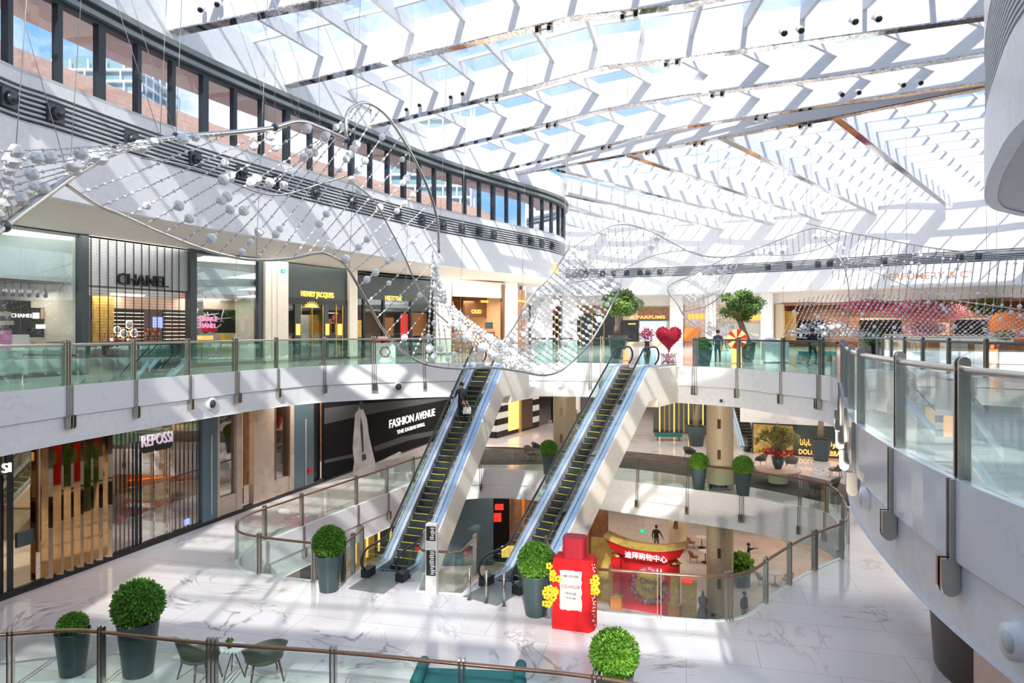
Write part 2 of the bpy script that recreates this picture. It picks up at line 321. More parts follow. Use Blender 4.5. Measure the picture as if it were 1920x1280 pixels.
# far band under the upper gallery seen through the second opening is the same fascia
# ------------------------------------------------------------ upper drum: fascia, louvres, clerestory, eave
def drum(path, nm, lab, louvz=(7.3, 8.3), top=13.0, windows=False, plain_to=8.62, nslat=6):
    m = MB(); m.wall(path, 5.5, louvz[0], .15, 0); struct(nm+'1' if False else nm, m, 'white', lab)
    return
def louvre(path, z0, z1, n, nm, lab):
    m = MB(); m.wall(path, z0, z1, .02, .30, 0); h = (z1-z0)/n
    for i in range(n): m.wall(path, z0+h*i, z0+h*i+h*.45, .22, .02, 1)
    struct(nm, m, ['slatdark', 'slat'], lab)
m = MB(); m.wall(DL, 5.46, 7.3, .3); m.wall(DL, 8.3, 8.62, .3); m.wall(DL, 11.55, 13.1, .3); struct('wall_left', m, 'white', 'white curved upper wall band on the left')
louvre(DL, 7.3, 8.3, 7, 'trim_5', 'dark slatted louvre band along the left wall')
m = MB(); m.wall(DL, 11.05, 11.2, .5, -.18); m.wall(DL, 11.2, 11.36, .4, -.10, 1); m.wall(DL, 11.36, 11.55, .5, -.25)
struct('trim_6', m, ['eave', 'mull'], 'dark rounded eave over the clerestory windows')
m = MB(); m.wall(DF, 5.46, 7.3, .3); m.wall(DF, 8.3, 13.1, .3); struct('wall_far', m, 'white', 'white upper wall on the far side')
louvre(DF, 7.3, 8.3, 7, 'trim_7', 'slatted louvre band along the far wall')
m = MB(); m.wall(DR, 5.46, 7.3, .3); m.wall(DR, 9.3, 13.1, .3); struct('wall_right', m, 'white', 'white curved fascia above the near right gallery')
louvre(DR, 7.3, 9.3, 14, 'trim_8', 'slatted louvre band of the near right drum')
# clerestory mullions and panes
wroot = thing('window_1', 'long clerestory window band with dark mullions', None, (0, 0, 0)); wroot['kind'] = 'structure'
DLi = offset(DL, .12); L = plen(DL); s = 34.0; k = 0
gl = MB(); gl.wall(DLi, 8.62, 11.05, 0); gl.build('pane', 'winglass', wroot)
while s < L:
    p, d = along(DL, s); n = V(-d.y, d.x, 0); w = .16 if k % 3 else .26
    MB().box(p+n*.12+V(0, 0, 9.83), (w, .22, 2.44), math.atan2(d.y, d.x)).build('mullion', 'mull', wroot); s += 1.42; k += 1
MB().wall(DL, 8.62, 8.72, .25).build('sill', 'slat', wroot)
MB().wall(DL, 10.93, 11.05, .25).build('head_rail', 'mull', wroot)
# outside the clerestory: terrace soffit, sloping slatted roof, towers
TL = offset(DL[:70], .5); m = MB(); A = offset(DL[:78], .35); B = offset(DL[:78], 2.3)
for i in range(len(A)-1): m.quad((A[i].x, A[i].y, 11.12), (A[i+1].x, A[i+1].y, 11.12), (B[i+1].x, B[i+1].y, 11.12), (B[i].x, B[i].y, 11.12)); m.quad((A[i].x, A[i].y, 13.1), (A[i+1].x, A[i+1].y, 13.1), (B[i+1].x, B[i+1].y, 13.1), (B[i].x, B[i].y, 13.1)); m.quad((B[i].x, B[i].y, 11.12), (B[i+1].x, B[i+1].y, 11.12), (B[i+1].x, B[i+1].y, 13.1), (B[i].x, B[i].y, 13.1))
struct('trim_9', m, 'peach', 'sandy soffit outside the clerestory')
m = MB(); C = offset(DL[:84], 3.0); D = offset(DL[:84], 6.5)
for i in range(len(C)-1):
    for q in range(9):
        hh = (12.1-max(0, C[i].y-15)*.03-8.6)/9; z0, z1 = 8.6+q*hh, 8.6+(q+1)*hh-.03; t0 = q/9; t1 = (q+1)/9
        a = C[i].lerp(D[i], t0); b = C[i+1].lerp(D[i+1], t0); zm = z0+(z1-z0)*.38; m.quad((a.x, a.y, z0), (b.x, b.y, z0), (b.x, b.y, zm), (a.x, a.y, zm), 2); m.quad((a.x, a.y, zm), (b.x, b.y, zm), (b.x, b.y, z1), (a.x, a.y, z1))
        a2 = C[i].lerp(D[i], t1); b2 = C[i+1].lerp(D[i+1], t1); m.quad((a.x, a.y, z1), (b.x, b.y, z1), (b2.x, b2.y, z1+.03), (a2.x, a2.y, z1+.03), 1)
struct('wall_terrace', m, ['stone_out', 'peach', 'bronze'], 'stepped sandstone screen outside the clerestory')
def tower(x, y, w, d, z0, h, lab):
    t = thing('tower_block', lab, 'building', (x, y, z0))
    MB().box((x, y, z0+h/2), (w, d, h)).build('wall', 'towerglass', t)
    m = MB(); nf = int(h/3)
    for f in range(nf):
        z = z0+f*3+1; m.box((x, y, z), (w+2.4, d+2.4, .5))
        for q in range(7):
            m.box((x-w/2-1.1+q*(w+2.2)/6+((f % 2)*.9), y-d/2-1.1, z+1.4), (.35, .3, 2.7)); m.box((x+w/2+1.1, y-d/2-1.1+q*(d+2.2)/6, z+1.4), (.3, .35, 2.7))
    m.build('balcony_frame', 'tower', t)
tower(-112, 190, 26, 20, 0, 74, 'white balconied tower seen through the left clerestory panes')
tower(-70, 175, 20, 16, 0, 38, 'lower white balconied tower seen through the middle clerestory panes')
tower(-22, 190, 20, 16, 0, 60, 'white tower behind the clerestory panes above the orange shop')
# ------------------------------------------------------------ skylight roof
# girders: list of 3d points along the underside
def gpt(px, py, a, b):  # point of the vertical plane through plan line a-b seen at px,py
    s = (px-960)/F; dx, dy = b[0]-a[0], b[1]-a[1]; t = (s*a[1]-a[0])/(dx-s*dy); Y = a[1]+t*dy; return V(a[0]+t*dx, Y, EYE+(HY-py)*Y/F)
G = []
for k, (y0, sl, zs) in enumerate([(-22.5, .10, 11.9), (-16.2, .12, 11.9), (-9.9, .15, 11.9), (-3.6, .18, 11.9), (2.6, .22, 11.9), (8.4, .27, 11.9), (13.4, .32, 11.9), (18.4, .36, 11.9)]):
    x0 = -13.5; G.append([V(x0, y0, 11.85), V(-4, y0-sl*9.5, 12.1), V(3, y0-sl*16.5, 12.2), V(12, y0-sl*25.5, 12.0)])
G.append([V(-11.7, 23.4, 11.88), V(-5.2, 20.9, 11.87), V(1, 18.4, 12.2), V(6, 16.4, 12.1), V(16, 12.4, 12)])
a, b = (-9.4, 28.6), (16, 16.5); G.append([gpt(533, 165, a, b), gpt(640, 140, a, b), gpt(907, 78, a, b), gpt(1073, 37, a, b), gpt(1280, 13, a, b), V(16, 16.5, 12)])
a, b = (-6.9, 33.8), (15.7, 21.9); G.append([gpt(700, 238, a, b), gpt(1007, 163, a, b), gpt(1140, 127, a, b), gpt(1280, 113, a, b), gpt(1447, 90, a, b), gpt(1873, 32, a, b)])
a, b = (-4.7, 38.3), (17.8, 25.06); G.append([gpt(803, 288, a, b), gpt(1140, 207, a, b), gpt(1280, 183, a, b), gpt(1613, 140, a, b), gpt(1867, 100, a, b), V(20, 23.8, 11.9)])
a, b = (-1.7, 43), (19.8, 28); G.append([gpt(910, 327, a, b), gpt(1280, 240, a, b), gpt(1580, 195, a, b), gpt(1863, 155, a, b), V(24, 25, 11.9)])
a, b = (.4, 45.5), (20.1, 28.5); G.append([V(.4, 45.5, 12.1), gpt(1280, 272, a, b), gpt(1567, 222, a, b), gpt(1862, 163, a, b), V(25, 24.2, 11.9)])
H = []
for p in [((1856, 175), (45.5, 50.5, 11.8)), ((1567, 222), (36.2, 56.4, 11.8)), ((1353, 260), (32.0, 60.0, 11.8)), ((1180, 293), (28.4, 63.0, 11.8)), ((1040, 318), (25.0, 65.6, 11.8))]:
    q = gpt(p[0][0], p[0][1], (.4, 45.5), (20.1, 28.5)); H.append([q, V(*p[1])])
H.append([V(4.1, 51.1, 11.8), V(21.0, 68.5, 11.8)]); H.append([V(4.3, 56.5, 11.8), V(16.0, 71.2, 11.8)]); H.append([V(3.0, 61.5, 11.8), V(10, 72.6, 11.8)]); H.append([V(1.5, 63, 11.8), V(3.5, 72.6, 11.8)])
def pol(g, n):
    Lg = plen(g); return [along(g, Lg*i/n)[0] for i in range(n+1)]
GD = 1.25
wn = 2
def girder(g, idx, lab):
    m = MB()
    for a, b in zip(g[:-1], g[1:]): m.beam(a+V(0, 0, .05), b+V(0, 0, .05), .34, GD)
    m2 = MB()
    for a, b in zip(g[:-1], g[1:]): m2.beam(a, b, .40, .05)
    o = struct('trim_%d' % idx, m, 'roof_white', lab); m2.build('chrome_strip', 'chrome', o)
for i, g in enumerate(G): girder(g, 20+i, 'white skylight girder with mirror strip, spanning the atrium')
for i, g in enumerate(H): girder(g, 40+i, 'white skylight girder with mirror strip, running to the far wall')
def bay(g0, g1, n, idx, rows=3, pz=.80, pw=.13):
    w = thing('window_%d' % idx, 'glazed skylight bay between two roof girders', None); w['kind'] = 'structure'
    A, B = pol(g0, n), pol(g1, n); m = MB(); gm = MB()
    up = V(0, 0, GD+.05)
    for i in range(n+1):
        m.beam(A[i]+V(0, 0, pz), B[i]+V(0, 0, pz), pw, GD+.05-pz)
    for r in range(1, rows):
        t = r/rows
        for i in range(n):
            a = A[i].lerp(B[i], t)+V(0, 0, GD-.10); b = A[i+1].lerp(B[i+1], t)+V(0, 0, GD-.10); m.beam(a, b, .09, .13)
    m.build('rafter_grid', 'roof_white', w)
    for i in range(n): gm.quad(A[i]+up, A[i+1]+up, B[i+1]+up, B[i]+up)
    gm.build('pane', 'roofglass', w)
for i in range(len(G)-1):
    n = max(5, int(plen(G[i])/2.15)); bay(G[i], G[i+1], n, wn); wn += 1
for i in range(len(H)-1):
    n = max(6, int(plen(H[i])/(2.3))); bay(H[i], H[i+1], n, wn, 4, .8, .11); wn += 1
bay([V(22, 27, 11.9), V(50, 46, 11.8)], H[0], 14, wn, 4, .8, .11); wn += 1
# small spotlights and box floodlights on the girders
spot = None; fl = None
def on_girder(px, py, g):
    for a, b in zip(g[:-1], g[1:]):
        s = (px-960)/F; fa = a.x-s*a.y; fb = b.x-s*b.y
        if fa*fb <= 0: t = fa/(fa-fb); return a.lerp(b, t), (b-a).normalized()
    return None
for gi, pxs in ((8, [(393, 22), (424, 12)]), (10, [(770, 205), (794, 197), (852, 182), (874, 176)]), (9, [(1468, 65), (1499, 60), (1598, 44), (1641, 39)]), (11, [(1577, 178), (1608, 174), (1690, 160), (1722, 156)])):
    for px, py in pxs:
        h = on_girder(px, py, G[gi])
        if not h: continue
        p, d = h; n = V(d.y, -d.x, 0); p = p+n*.3+V(0, 0, (HY-py)*p.y/F+EYE-p.z)
        if spot is None:
            spot = thing('spotlight', 'small white spotlight fixed to the face of a roof girder', 'lamp', p, 0, 'spotlights on the roof girders')
            MB().tube([(0, -.16, -.14), (0, .02, 0)], [.10, .09], 12).build('lamp_body', 'white', spot, True); MB().tube([(0, -.19, -.165), (0, -.16, -.14)], .085, 12).build('lens', 'black', spot, True); MB().box((0, .1, .03), (.05, .2, .05)).build('bracket', 'white', spot, True)
        else: dup(spot, p)
for gi, pxs in ((10, [922, 1260]), (11, [1035, 1345]), (12, [1137, 1427]), (13, [1220, 1311, 1510]), (9, [1181, 1020])):
    for px in pxs:
        h = on_girder(px, 0, G[gi])
        if not h: continue
        p, d = h; p = p+V(0, 0, -.12)
        if fl is None:
            fl = thing('floodlight', 'small twin box floodlight under a roof girder strip', 'lamp', p, 0, 'box floodlights under the roof girders')
            MB().box((-.22, 0, 0), (.16, .22, .2)).box((.22, 0, 0), (.16, .22, .2)).box((0, 0, .02), (.6, .05, .05)).build('lamp_body', 'steel', fl, True)
            MB().box((-.22, -.115, 0), (.12, .01, .14)).box((.22, -.115, 0), (.12, .01, .14)).build('lens', 'matblack', fl, True)
        else: dup(fl, p, math.atan2(d.y, d.x))
# jet nozzles in louvre bands
nzl = None
def nozzle(px, z, path=DL):
    global nzl
    h = ray_hit(path, px)
    if not h: return
    p, d = h; n = V(d.y, -d.x, 0); p = p + n*.05; p.z = z; rz = math.atan2(n.y, n.x)+PI/2
    if nzl is None:
        nzl = thing('air_nozzle', 'dark square plate with round air jet in the louvre band', 'vent', p, rz, 'air nozzles in the louvre bands')
        MB().box((0, .03, 0), (.5, .1, .5)).build('plate', 'gunmetal', nzl, True); MB().tube([(0, 0, 0), (0, -.16, -.03)], [.19, .14], 16).build('nozzle_ring', 'darksteel', nzl, True); MB().tube([(0, -.165, -.03), (0, -.16, -.03)], .1, 16).build('nozzle_mouth', 'black', nzl, True)
    else: dup(nzl, p, rz)
for px in (15, 103, 245, 365, 452, 520, 590, 660, 745, 790, 830, 865, 898, 925, 975, 995, 1015, 1035): nozzle(px, 7.8)
for px in (1098, 1130, 1150, 1175, 1200, 1215, 1237, 1440, 1480, 1534, 1556, 1658, 1800, 1835): nozzle(px, 7.8, DF)
# ------------------------------------------------------------ glass balustrades
def bar(mb, p, t, n, w, d, z0, z1, toff=0, noff=0, top=False, bot=False, mi=0):
    """upright flat bar with optional rounded ends; w along path, d across"""
    c = p+t*toff+n*noff; prof = []
    K = 5
    if top:
        for i in range(K+1): a = PI*i/K; prof.append((d/2*math.cos(a), z1-d/2+d/2*math.sin(a)))
    else: prof += [(d/2, z1), (-d/2, z1)]
    if bot:
        for i in range(K+1): a = PI+PI*i/K; prof.append((d/2*math.cos(a), z0+d/2+d/2*math.sin(a)))
    else: prof += [(-d/2, z0), (d/2, z0)]
    k = len(prof); vs = [c+n*u+t*(-w/2)+V(0, 0, z-c.z) for u, z in prof]+[c+n*u+t*(w/2)+V(0, 0, z-c.z) for u, z in prof]
    mb.add(vs, [tuple(range(k)), tuple(range(2*k-1, k-1, -1))]+[((i+1) % k, i, k+i, k+(i+1) % k) for i in range(k)], mi)
def balustrade(name, label, path, z, posts, rail='bronze', fins=2, down=True, side=1, group=None):
    """path plan points; posts = list of arc lengths; side: +1 when the void is on the right of the path"""
    root = thing(name, label, 'balustrade', (path[0][0], path[0][1], z), 0, group)
    posts = sorted(posts); L = plen(path)
    for i, s in enumerate(posts):
        p, t = along(path, s); p = V(p.x, p.y, z); t.z = 0; n = V(t.y, -t.x, 0)*side; f = 3 if (i % 3 == 0 and fins > 2) else 2
        m = MB()
        for k in range(f):
            o = (k-(f-1)/2)*.10
            bar(m, p, t, n, .035, .13, z+.0, z+1.44, o, 0, True)
            if down: bar(m, p, t, n, .025, .05, z-.94, z+.02, o, .125); bar(m, p, t, n, .05, .20, z-1.34, z-.90, o*1.1, .15, False, True)
        m.build('post', 'steel', root)
    q = [s for s in [0]+posts+[L]]
    for a, b in zip(q[:-1], q[1:]):
        if b-a < .4: continue
        k = max(1, int((b-a)/.6)); pts = [along(path, a+.09+(b-a-.18)*i/k)[0] for i in range(k+1)]
        g = MB(); g.wall(pts, z+.02, z+1.22, .018, -.009); g.build('glass_panel', 'glass' if z < -1 or 'near' in label else 'glassteal', root)
    k = max(4, int(L/.4)); pts = [along(path, L*i/k)[0] for i in range(k+1)]
    MB().tube([(p.x, p.y, z+1.29) for p in pts], .046, 10).build('handrail', rail, root)
    return root
def sub(path, pa, pb):  # piece of a path between nearest points to pa and pb
    ds = lambda q: min(range(len(path)), key=lambda i: (V(path[i][0], path[i][1], 0)-V(q[0], q[1], 0)).length)
    i, j = ds(pa), ds(pb)
    return [V(p[0], p[1], 0) for p in (path[i:j+1] if i <= j else list(reversed(path[j:i+1])))]
def s_of(path, q):
    best = (9e9, 0); s = 0
    for a, b in zip(path[:-1], path[1:]):
        e = b-a; L = e.length; t = max(0, min(1, (q-a).dot(e)/(L*L))) if L else 0; d = (a+e*t-q).length
        if d < best[0]: best = (d, s+t*L)
        s += L
    return best[1]
inl2 = [V(p[0], p[1], 0) for p in VOID2]
inl2 = offset(inl2, .10)
def posts_px(path, pxs): return [s_of(path, ray_hit(path, px)[0]) for px in pxs if ray_hit(path, px)]
r1 = sub(inl2, (-14.6, 8), (-2.2, 36.0)); pp = posts_px(r1, [125, 250, 352, 441, 518, 607, 700, 795, 870]); pp += [pp[0]-2.7, pp[0]-5.4, pp[0]-8.1]
inl2 = [V(p.x, p.y, 0) for p in inl2]
balustrade('glass_balustrade', 'long curved glass balustrade in front of the upper left shopfronts', r1, 0, [p for p in pp if p > .1], 'steel', 3, side=1)
r2 = sub(inl2, (.5, 36.2), (6.2, 34.9)); balustrade('glass_balustrade', 'short glass balustrade of the upper gallery between the two escalators', r2, 0, posts_px(r2, [1000, 1050, 1108, 1128]), 'bronze', 2)
r3 = sub(inl2, (8.6, 32.4), (11.6, 24.6)); balustrade('glass_balustrade', 'glass balustrade of the upper gallery right of the red heart', r3, 0, posts_px(r3, [1304, 1385, 1468, 1540]), 'gunmetal', 3)
r4 = sub(inl2, (11.3, 23.6), (4.75, 2)); balustrade('glass_balustrade', 'near glass balustrade curving along the right edge of the photo', r4, 0, [s_of(r4, V(*q, 0)) for q in [(10.8, 22.5), (9.8, 20.2), (8.6, 17.7), (7.36, 15.1), (6.4, 12.74), (5.6, 10.06), (5.14, 7.96), (4.9, 5.6), (4.8, 3)]], 'steel', 2)
v2b = outw(list(VOID2B)); v2b = offset(v2b+[v2b[0]], .1)
L = plen(v2b); balustrade('glass_balustrade', 'glass balustrade round the further opening behind the near right railing', v2b, 0, [i*2.6 for i in range(1, int(L/2.6))], 'gunmetal', 2)
v1 = outw(list(VOID1)); v1 = v1+[v1[0]]; v1i = offset(v1, .1)
def piece(path, pa, pb):
    ds = lambda q: min(range(len(path)-1), key=lambda i: (V(path[i][0], path[i][1], 0)-V(q[0], q[1], 0)).length)
    i, j = ds(pa), ds(pb); p = path[:-1]
    return [V(x[0], x[1], 0) for x in (p[i:j+1] if i <= j else p[i:]+p[:j+1])]
# void 1 in clockwise order: left side -> far -> right -> front
q1 = piece(v1i, (-5.6, 22.6), (-8.3, 30.6)); q1b = piece(v1i, (-8.3, 30.6), (0, 41.1)); q2 = piece(v1i, (0, 41.1), (13.9, 29.5)); q3 = piece(v1i, (13.9, 29.5), (2.6, 20.4))
rail_ev = lambda p, d: [d*(i+.5) for i in range(int(plen(p)/d))]
balustrade('glass_balustrade', 'curved glass balustrade behind the boxwood pot left of the escalators', q1, Z1, rail_ev(q1, 2.2), 'bronze')
balustrade('glass_balustrade', 'glass balustrade running in front of the black billboard', q1b, Z1, posts_px(q1b, [607, 668, 725, 775, 820, 900]), 'bronze')
balustrade('glass_balustrade', 'glass balustrade in front of the round columns and lounge carpet', q2, Z1, posts_px(q2, [955, 1029, 1196, 1290, 1392, 1500, 1550]), 'bronze', 3)
balustrade('glass_balustrade', 'glass balustrade curving in front of the red gate on the lower level', q3, Z1, rail_ev(q3, 2.0), 'bronze', 3)
for lab, pts in (('short glass balustrade left of the first escalator', [(-5.6, 22.6), (-5.35, 24.4)]), ('glass balustrade between the escalators behind the directory pillar', [(-3.05, 24), (-3.0, 22.05), (-1.65, 21.8), (-1.25, 23.4)]), ('short glass balustrade right of the second escalator', [(1.15, 23.2), (1.35, 20.85), (2.5, 20.45)])):
    p = [V(*q, 0) for q in pts]; balustrade('glass_balustrade', lab, p, Z1, [.05, plen(p)*.5, plen(p)-.05], 'bronze', 2, False)
nr = offset(list(reversed(NEAR1)), .1); sL = plen(nr)
balustrade('glass_balustrade', 'foreground glass balustrade with bronze rail along the bottom of the photo', nr, Z1, [p for p in posts_px(nr, [20, 190, 398, 625, 866, 1120])], 'bronze', 3)
# fascia wall lamps
rl = None
for q, (px, py, z) in {'a': (398, 757, 0), 'b': (747, 725, 0), 'c': (1353, 751, 0), 'd': (848, 734, 0)}.items():
    h = ray_hit([V(p[0], p[1], 0) for p in VOID2], px)
    p, d = h; n = V(d.y, -d.x, 0); p = V(p.x, p.y, EYE-(py-HY)*p.y/F)-n*.04
    rz = math.atan2(n.y, n.x)+PI/2; labs = {'a': 'round white recessed lamp in the gallery edge above the shop doors', 'b': 'round white recessed lamp in the gallery edge above the black billboard', 'c': 'small round lens in the gallery edge above the tan column', 'd': 'small round lens in the gallery edge left of the first escalator'}
    sc = 1 if q in 'ab' else .45
    t = thing('edge_lamp', labs[q], 'lamp', p, rz)
    MB().tube([(0, .02, 0), (0, -.06, 0)], [.27*sc, .25*sc], 20).build('ring', 'white', t, True); MB().tube([(0, -.065, 0), (0, -.06, 0)], .17*sc, 20).build('lens', 'gunmetal', t, True)
for (x, y, z, lab) in ((5.42, 6.75, -1.35, 'large round white porthole lamp at the lower right corner'), (6.35, 11.7, -1.15, 'round white porthole lamp on the near fascia beside the lower right carpeted floor')):
    i = s_of(inl2[80:], V(x, y, 0)); h = along(inl2[80:], i); p, d = h; n = V(d.y, -d.x, 0); p = p+n*.06
    t = thing('edge_lamp', lab, 'lamp', (p.x, p.y, z), math.atan2(n.y, n.x)+PI/2)
    MB().tube([(0, .1, 0), (0, -.10, 0)], [.20, .18], 28).build('ring', 'white', t, True); MB().tube([(0, -.105, 0), (0, -.10, 0)], .11, 24).build('lens', 'slat', t, True)
# ------------------------------------------------------------ escalators
mat('stepm2', (.22, .23, .22), .5, .3)
def escalator(name, label, P0, P1, z0, z1, w=1.0, plate0=1.7, plate1=3.0, parent=None, detail=True, clad='clad'):
    P0 = V(*P0, 0); P1 = V(*P1, 0); d = (P1-P0).normalized(); n = V(d.y, -d.x, 0); run = (P1-P0).length; rise = z1-z0
    t = thing(name, label, 'escalator', (P0.x, P0.y, z0))
    fl = .8; inc = run-2*fl
    def zz(s):  # tread height
        s = s-fl
        if s <= 0: return z0
        if s >= inc: return z1
        u = s/inc; e = .06
        return z0+rise*(u if e < u < 1-e else (u*u/(2*e)+u*0+ (0) if False else u))
    def P(s, o, z): v = P0+d*s+n*o; return V(v.x, v.y, z)
    ns = int(round(rise/.2)); 
    for i in range(ns+1):
        s0 = fl+inc*i/ns-.36*0; z = z0+rise*i/ns
        a = s0; b = s0+inc/ns+.02
        m = MB(); m.hexa([P(a, -w/2, z-.24), P(b, -w/2, z-.24), P(b, w/2, z-.24), P(a, w/2, z-.24), P(a, -w/2, z), P(b, -w/2, z), P(b, w/2, z), P(a, w/2, z)])
        m.hexa([P(a-.003, -w/2+.04, z-.012), P(a+.012, -w/2+.04, z-.012), P(a+.012, w/2-.04, z-.012), P(a-.003, w/2-.04, z-.012), P(a-.003, -w/2+.04, z+.003), P(a+.012, -w/2+.04, z+.003), P(a+.012, w/2-.04, z+.003), P(a-.003, w/2-.04, z+.003)], 1)
        if i < 100: m.build('step', ['stepm', 'stepyel'], t)
    K = 40
    S = [-.2+(run+.4)*i/K for i in range(K+1)]
    for sg in (-1, 1):
        # inner deck, outer deck, cladding
        m = MB(); m2 = MB(); m3 = MB()
        for a, b in zip(S[:-1], S[1:]):
            za, zb = zz(a), zz(b)
            def strip(mb, o0, o1, lo, hi, mi=0):
                o0, o1 = sg*o0, sg*o1
                mb.hexa([P(a, o0, za+lo), P(b, o0, zb+lo), P(b, o1, zb+lo), P(a, o1, za+lo), P(a, o0, za+hi), P(b, o0, zb+hi), P(b, o1, zb+hi), P(a, o1, za+hi)], mi)
            strip(m, w/2, w/2+.14, -.2, .16); strip(m2, w/2+.17, w/2+.36, -.25, .14); strip(m3, w/2+.34, w/2+.40, -1.35, .10)
        m.build('inner_deck', 'alu2', t); m2.build('outer_deck', 'alu', t); m3.build('side_cladding', clad, t)
        # glass balustrade and handrail loop
        g = MB(); o = sg*(w/2+.155); SS = [-.55+(run+1.1)*i/K for i in range(K+1)]; h = .86
        for a, b in zip(SS[:-1], SS[1:]):
            g.hexa([P(a, o-.007, zz(a)+.1), P(b, o-.007, zz(b)+.1), P(b, o+.007, zz(b)+.1), P(a, o+.007, zz(a)+.1), P(a, o-.007, zz(a)+h), P(b, o-.007, zz(b)+h), P(b, o+.007, zz(b)+h), P(a, o+.007, zz(a)+h)])
        g.build('glass_balustrade', 'escglass', t)
        loop = [P(0, o, z0+.18), P(-.45, o, z0+.2), P(-.75, o, z0+.35), P(-.88, o, z0+.6), P(-.75, o, z0+.85), P(-.45, o, z0+.97)]+[P(s, o, zz(s)+.97) for s in S[1:-1]]+[P(run+.45, o, z1+.97), P(run+.75, o, z1+.85), P(run+.88, o, z1+.6), P(run+.75, o, z1+.35), P(run+.45, o, z1+.2)]
        MB().tube(sm(loop, 3), .042, 8).build('handrail', 'rubber', t)
        MB().box(P(-.45, o, z0+.14), (.45, .3, .3), math.atan2(d.y, d.x)).build('newel_base', 'rubber', t)
    m = MB()
    for a, b in zip(S[:-1], S[1:]):
        za, zb = zz(a), zz(b); q = w/2+.38; m.hexa([P(a, -q, za-1.40), P(b, -q, zb-1.40), P(b, q, zb-1.40), P(a, q, za-1.40), P(a, -q, za-1.32), P(b, -q, zb-1.32), P(b, q, zb-1.32), P(a, q, za-1.32)])
    m.build('truss_underside', clad, t)
    q = w/2+.40
    m = MB(); m.hexa([P(run+.15, -q, z1-1.74), P(run+plate1, -q, z1-1.74), P(run+plate1, q, z1-1.74), P(run+.15, q, z1-1.74), P(run+.15, -q, z1+.005), P(run+plate1, -q, z1+.005), P(run+plate1, q, z1+.005), P(run+.15, q, z1+.005)]); m.build('upper_landing', clad, t)
    m = MB()
    m.hexa([P(-plate0, -w/2-.15, z0+.002), P(.3, -w/2-.15, z0+.002), P(.3, w/2+.15, z0+.002), P(-plate0, w/2+.15, z0+.002), P(-plate0, -w/2-.15, z0+.02), P(.3, -w/2-.15, z0+.02), P(.3, w/2+.15, z0+.02), P(-plate0, w/2+.15, z0+.02)]); m.build('floor_plate', 'stepm2', t); m = MB()
    m.hexa([P(run-.3, -w/2, z1+.008), P(run+plate1, -w/2, z1+.008), P(run+plate1, w/2, z1+.008), P(run-.3, w/2, z1+.008), P(run-.3, -w/2, z1+.02), P(run+plate1, -w/2, z1+.02), P(run+plate1, w/2, z1+.02), P(run-.3, w/2, z1+.02)])
    m.build('floor_plate', 'stepm2', t)
    return t
escalator('escalator', 'left escalator, a person in dark clothes riding down it', (-4.15, 23.55), (-.95, 32.8), Z1, 0)
escalator('escalator', 'right escalator, behind the red bottle display and the red heart', (-.05, 22.55), (5.75, 31.2), Z1, 0, plate1=3.3)
mat('lattice0', (.78, .84, .85), .5)
# ------------------------------------------------------------ shopfront frames
class Fr:
    def __init__(s, A, B, z=0):
        s.A = V(A[0], A[1], 0); s.B = V(B[0], B[1], 0); s.z = z; s.e = (s.B-s.A).normalized(); s.n = V(s.e.y, -s.e.x, 0); s.L = (s.B-s.A).length; s.rz = math.atan2(s.e.y, s.e.x)
    def u(s, px, d=0):
        k = (px-960)/F; ax = s.A.x+s.n.x*d; ay = s.A.y+s.n.y*d; return (k*ay-ax)/(s.e.x-k*s.e.y)
    def zy(s, px, py, d=0): p = s.A+s.e*s.u(px, d)+s.n*d; return EYE+(HY-py)*p.y/F
    def P(s, u, d, z): p = s.A+s.e*u+s.n*d; return V(p.x, p.y, z)
    def box(s, mb, u0, u1, d0, d1, z0, z1, mi=0):
        return mb.hexa([s.P(u0, d1, z0), s.P(u1, d1, z0), s.P(u1, d0, z0), s.P(u0, d0, z0), s.P(u0, d1, z1), s.P(u1, d1, z1), s.P(u1, d0, z1), s.P(u0, d0, z1)], mi)
    def pb(s, mb, x0, x1, y0, y1, d0=0, d1=.06, mi=0):   # rectangle read off in the photograph, laid on this wall
        xm = (x0+x1)/2; q = d1 if d1 < 0 else 0; return s.box(mb, s.u(x0, q), s.u(x1, q), d0, d1, s.zy(xm, y1, q), s.zy(xm, y0, q), mi)
    def part(s, name, m, root, *r, d0=0, d1=.06):
        mb = MB(); s.pb(mb, *r, d0, d1); return mb.build(name, m, root)
    def zpart(s, name, m, root, x0, x1, z0, z1, d0=0, d1=.06):
        mb = MB(); s.box(mb, s.u(x0), s.u(x1), d0, d1, z0, z1); return mb.build(name, m, root)
    def txt(s, body, m, root, px, z, size, d=.08, align='LEFT', depth=.03, xs=1.0, name='lettering'):
        return text(body, name, m, root, s.P(s.u(px, d if d < 0 else 0), d, z), s.e, (0, 0, 1), size, depth, align, xs)
    def root(s, name, label, cat, px): return thing(name, label, cat, s.P(s.u(px), 0, s.z))
def room(fr, x0, x1, z0, z1, depth, m, back=None):
    mb = MB(); u0, u1 = fr.u(x0), fr.u(x1)
    fr.box(mb, u0, u1, -depth-.1, -depth, z0, z1, 1); fr.box(mb, u0-.1, u0, -depth, -.02, z0, z1); fr.box(mb, u1, u1+.1, -depth, -.02, z0, z1); fr.box(mb, u0, u1, -depth, -.02, z1, z1+.08)
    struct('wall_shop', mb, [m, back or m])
def alight(p, size, power, col=(1, .93, .85), rot=(0, 0, 0), sy=None):  # added area light; no fitting is built for it
    l = bpy.data.lights.new('fill_light', 'AREA'); l.energy = power; l.size = size; l.color = col
    if sy: l.shape = 'RECTANGLE'; l.size_y = sy
    o = bpy.data.objects.new('fill_light', l); COL.objects.link(o); o.location = p; o.rotation_euler = rot; return o
def s2(px): return ray_hit(S2, px)[0]
def fr2(x0, x1): return Fr(s2(x0), s2(x1), 0)
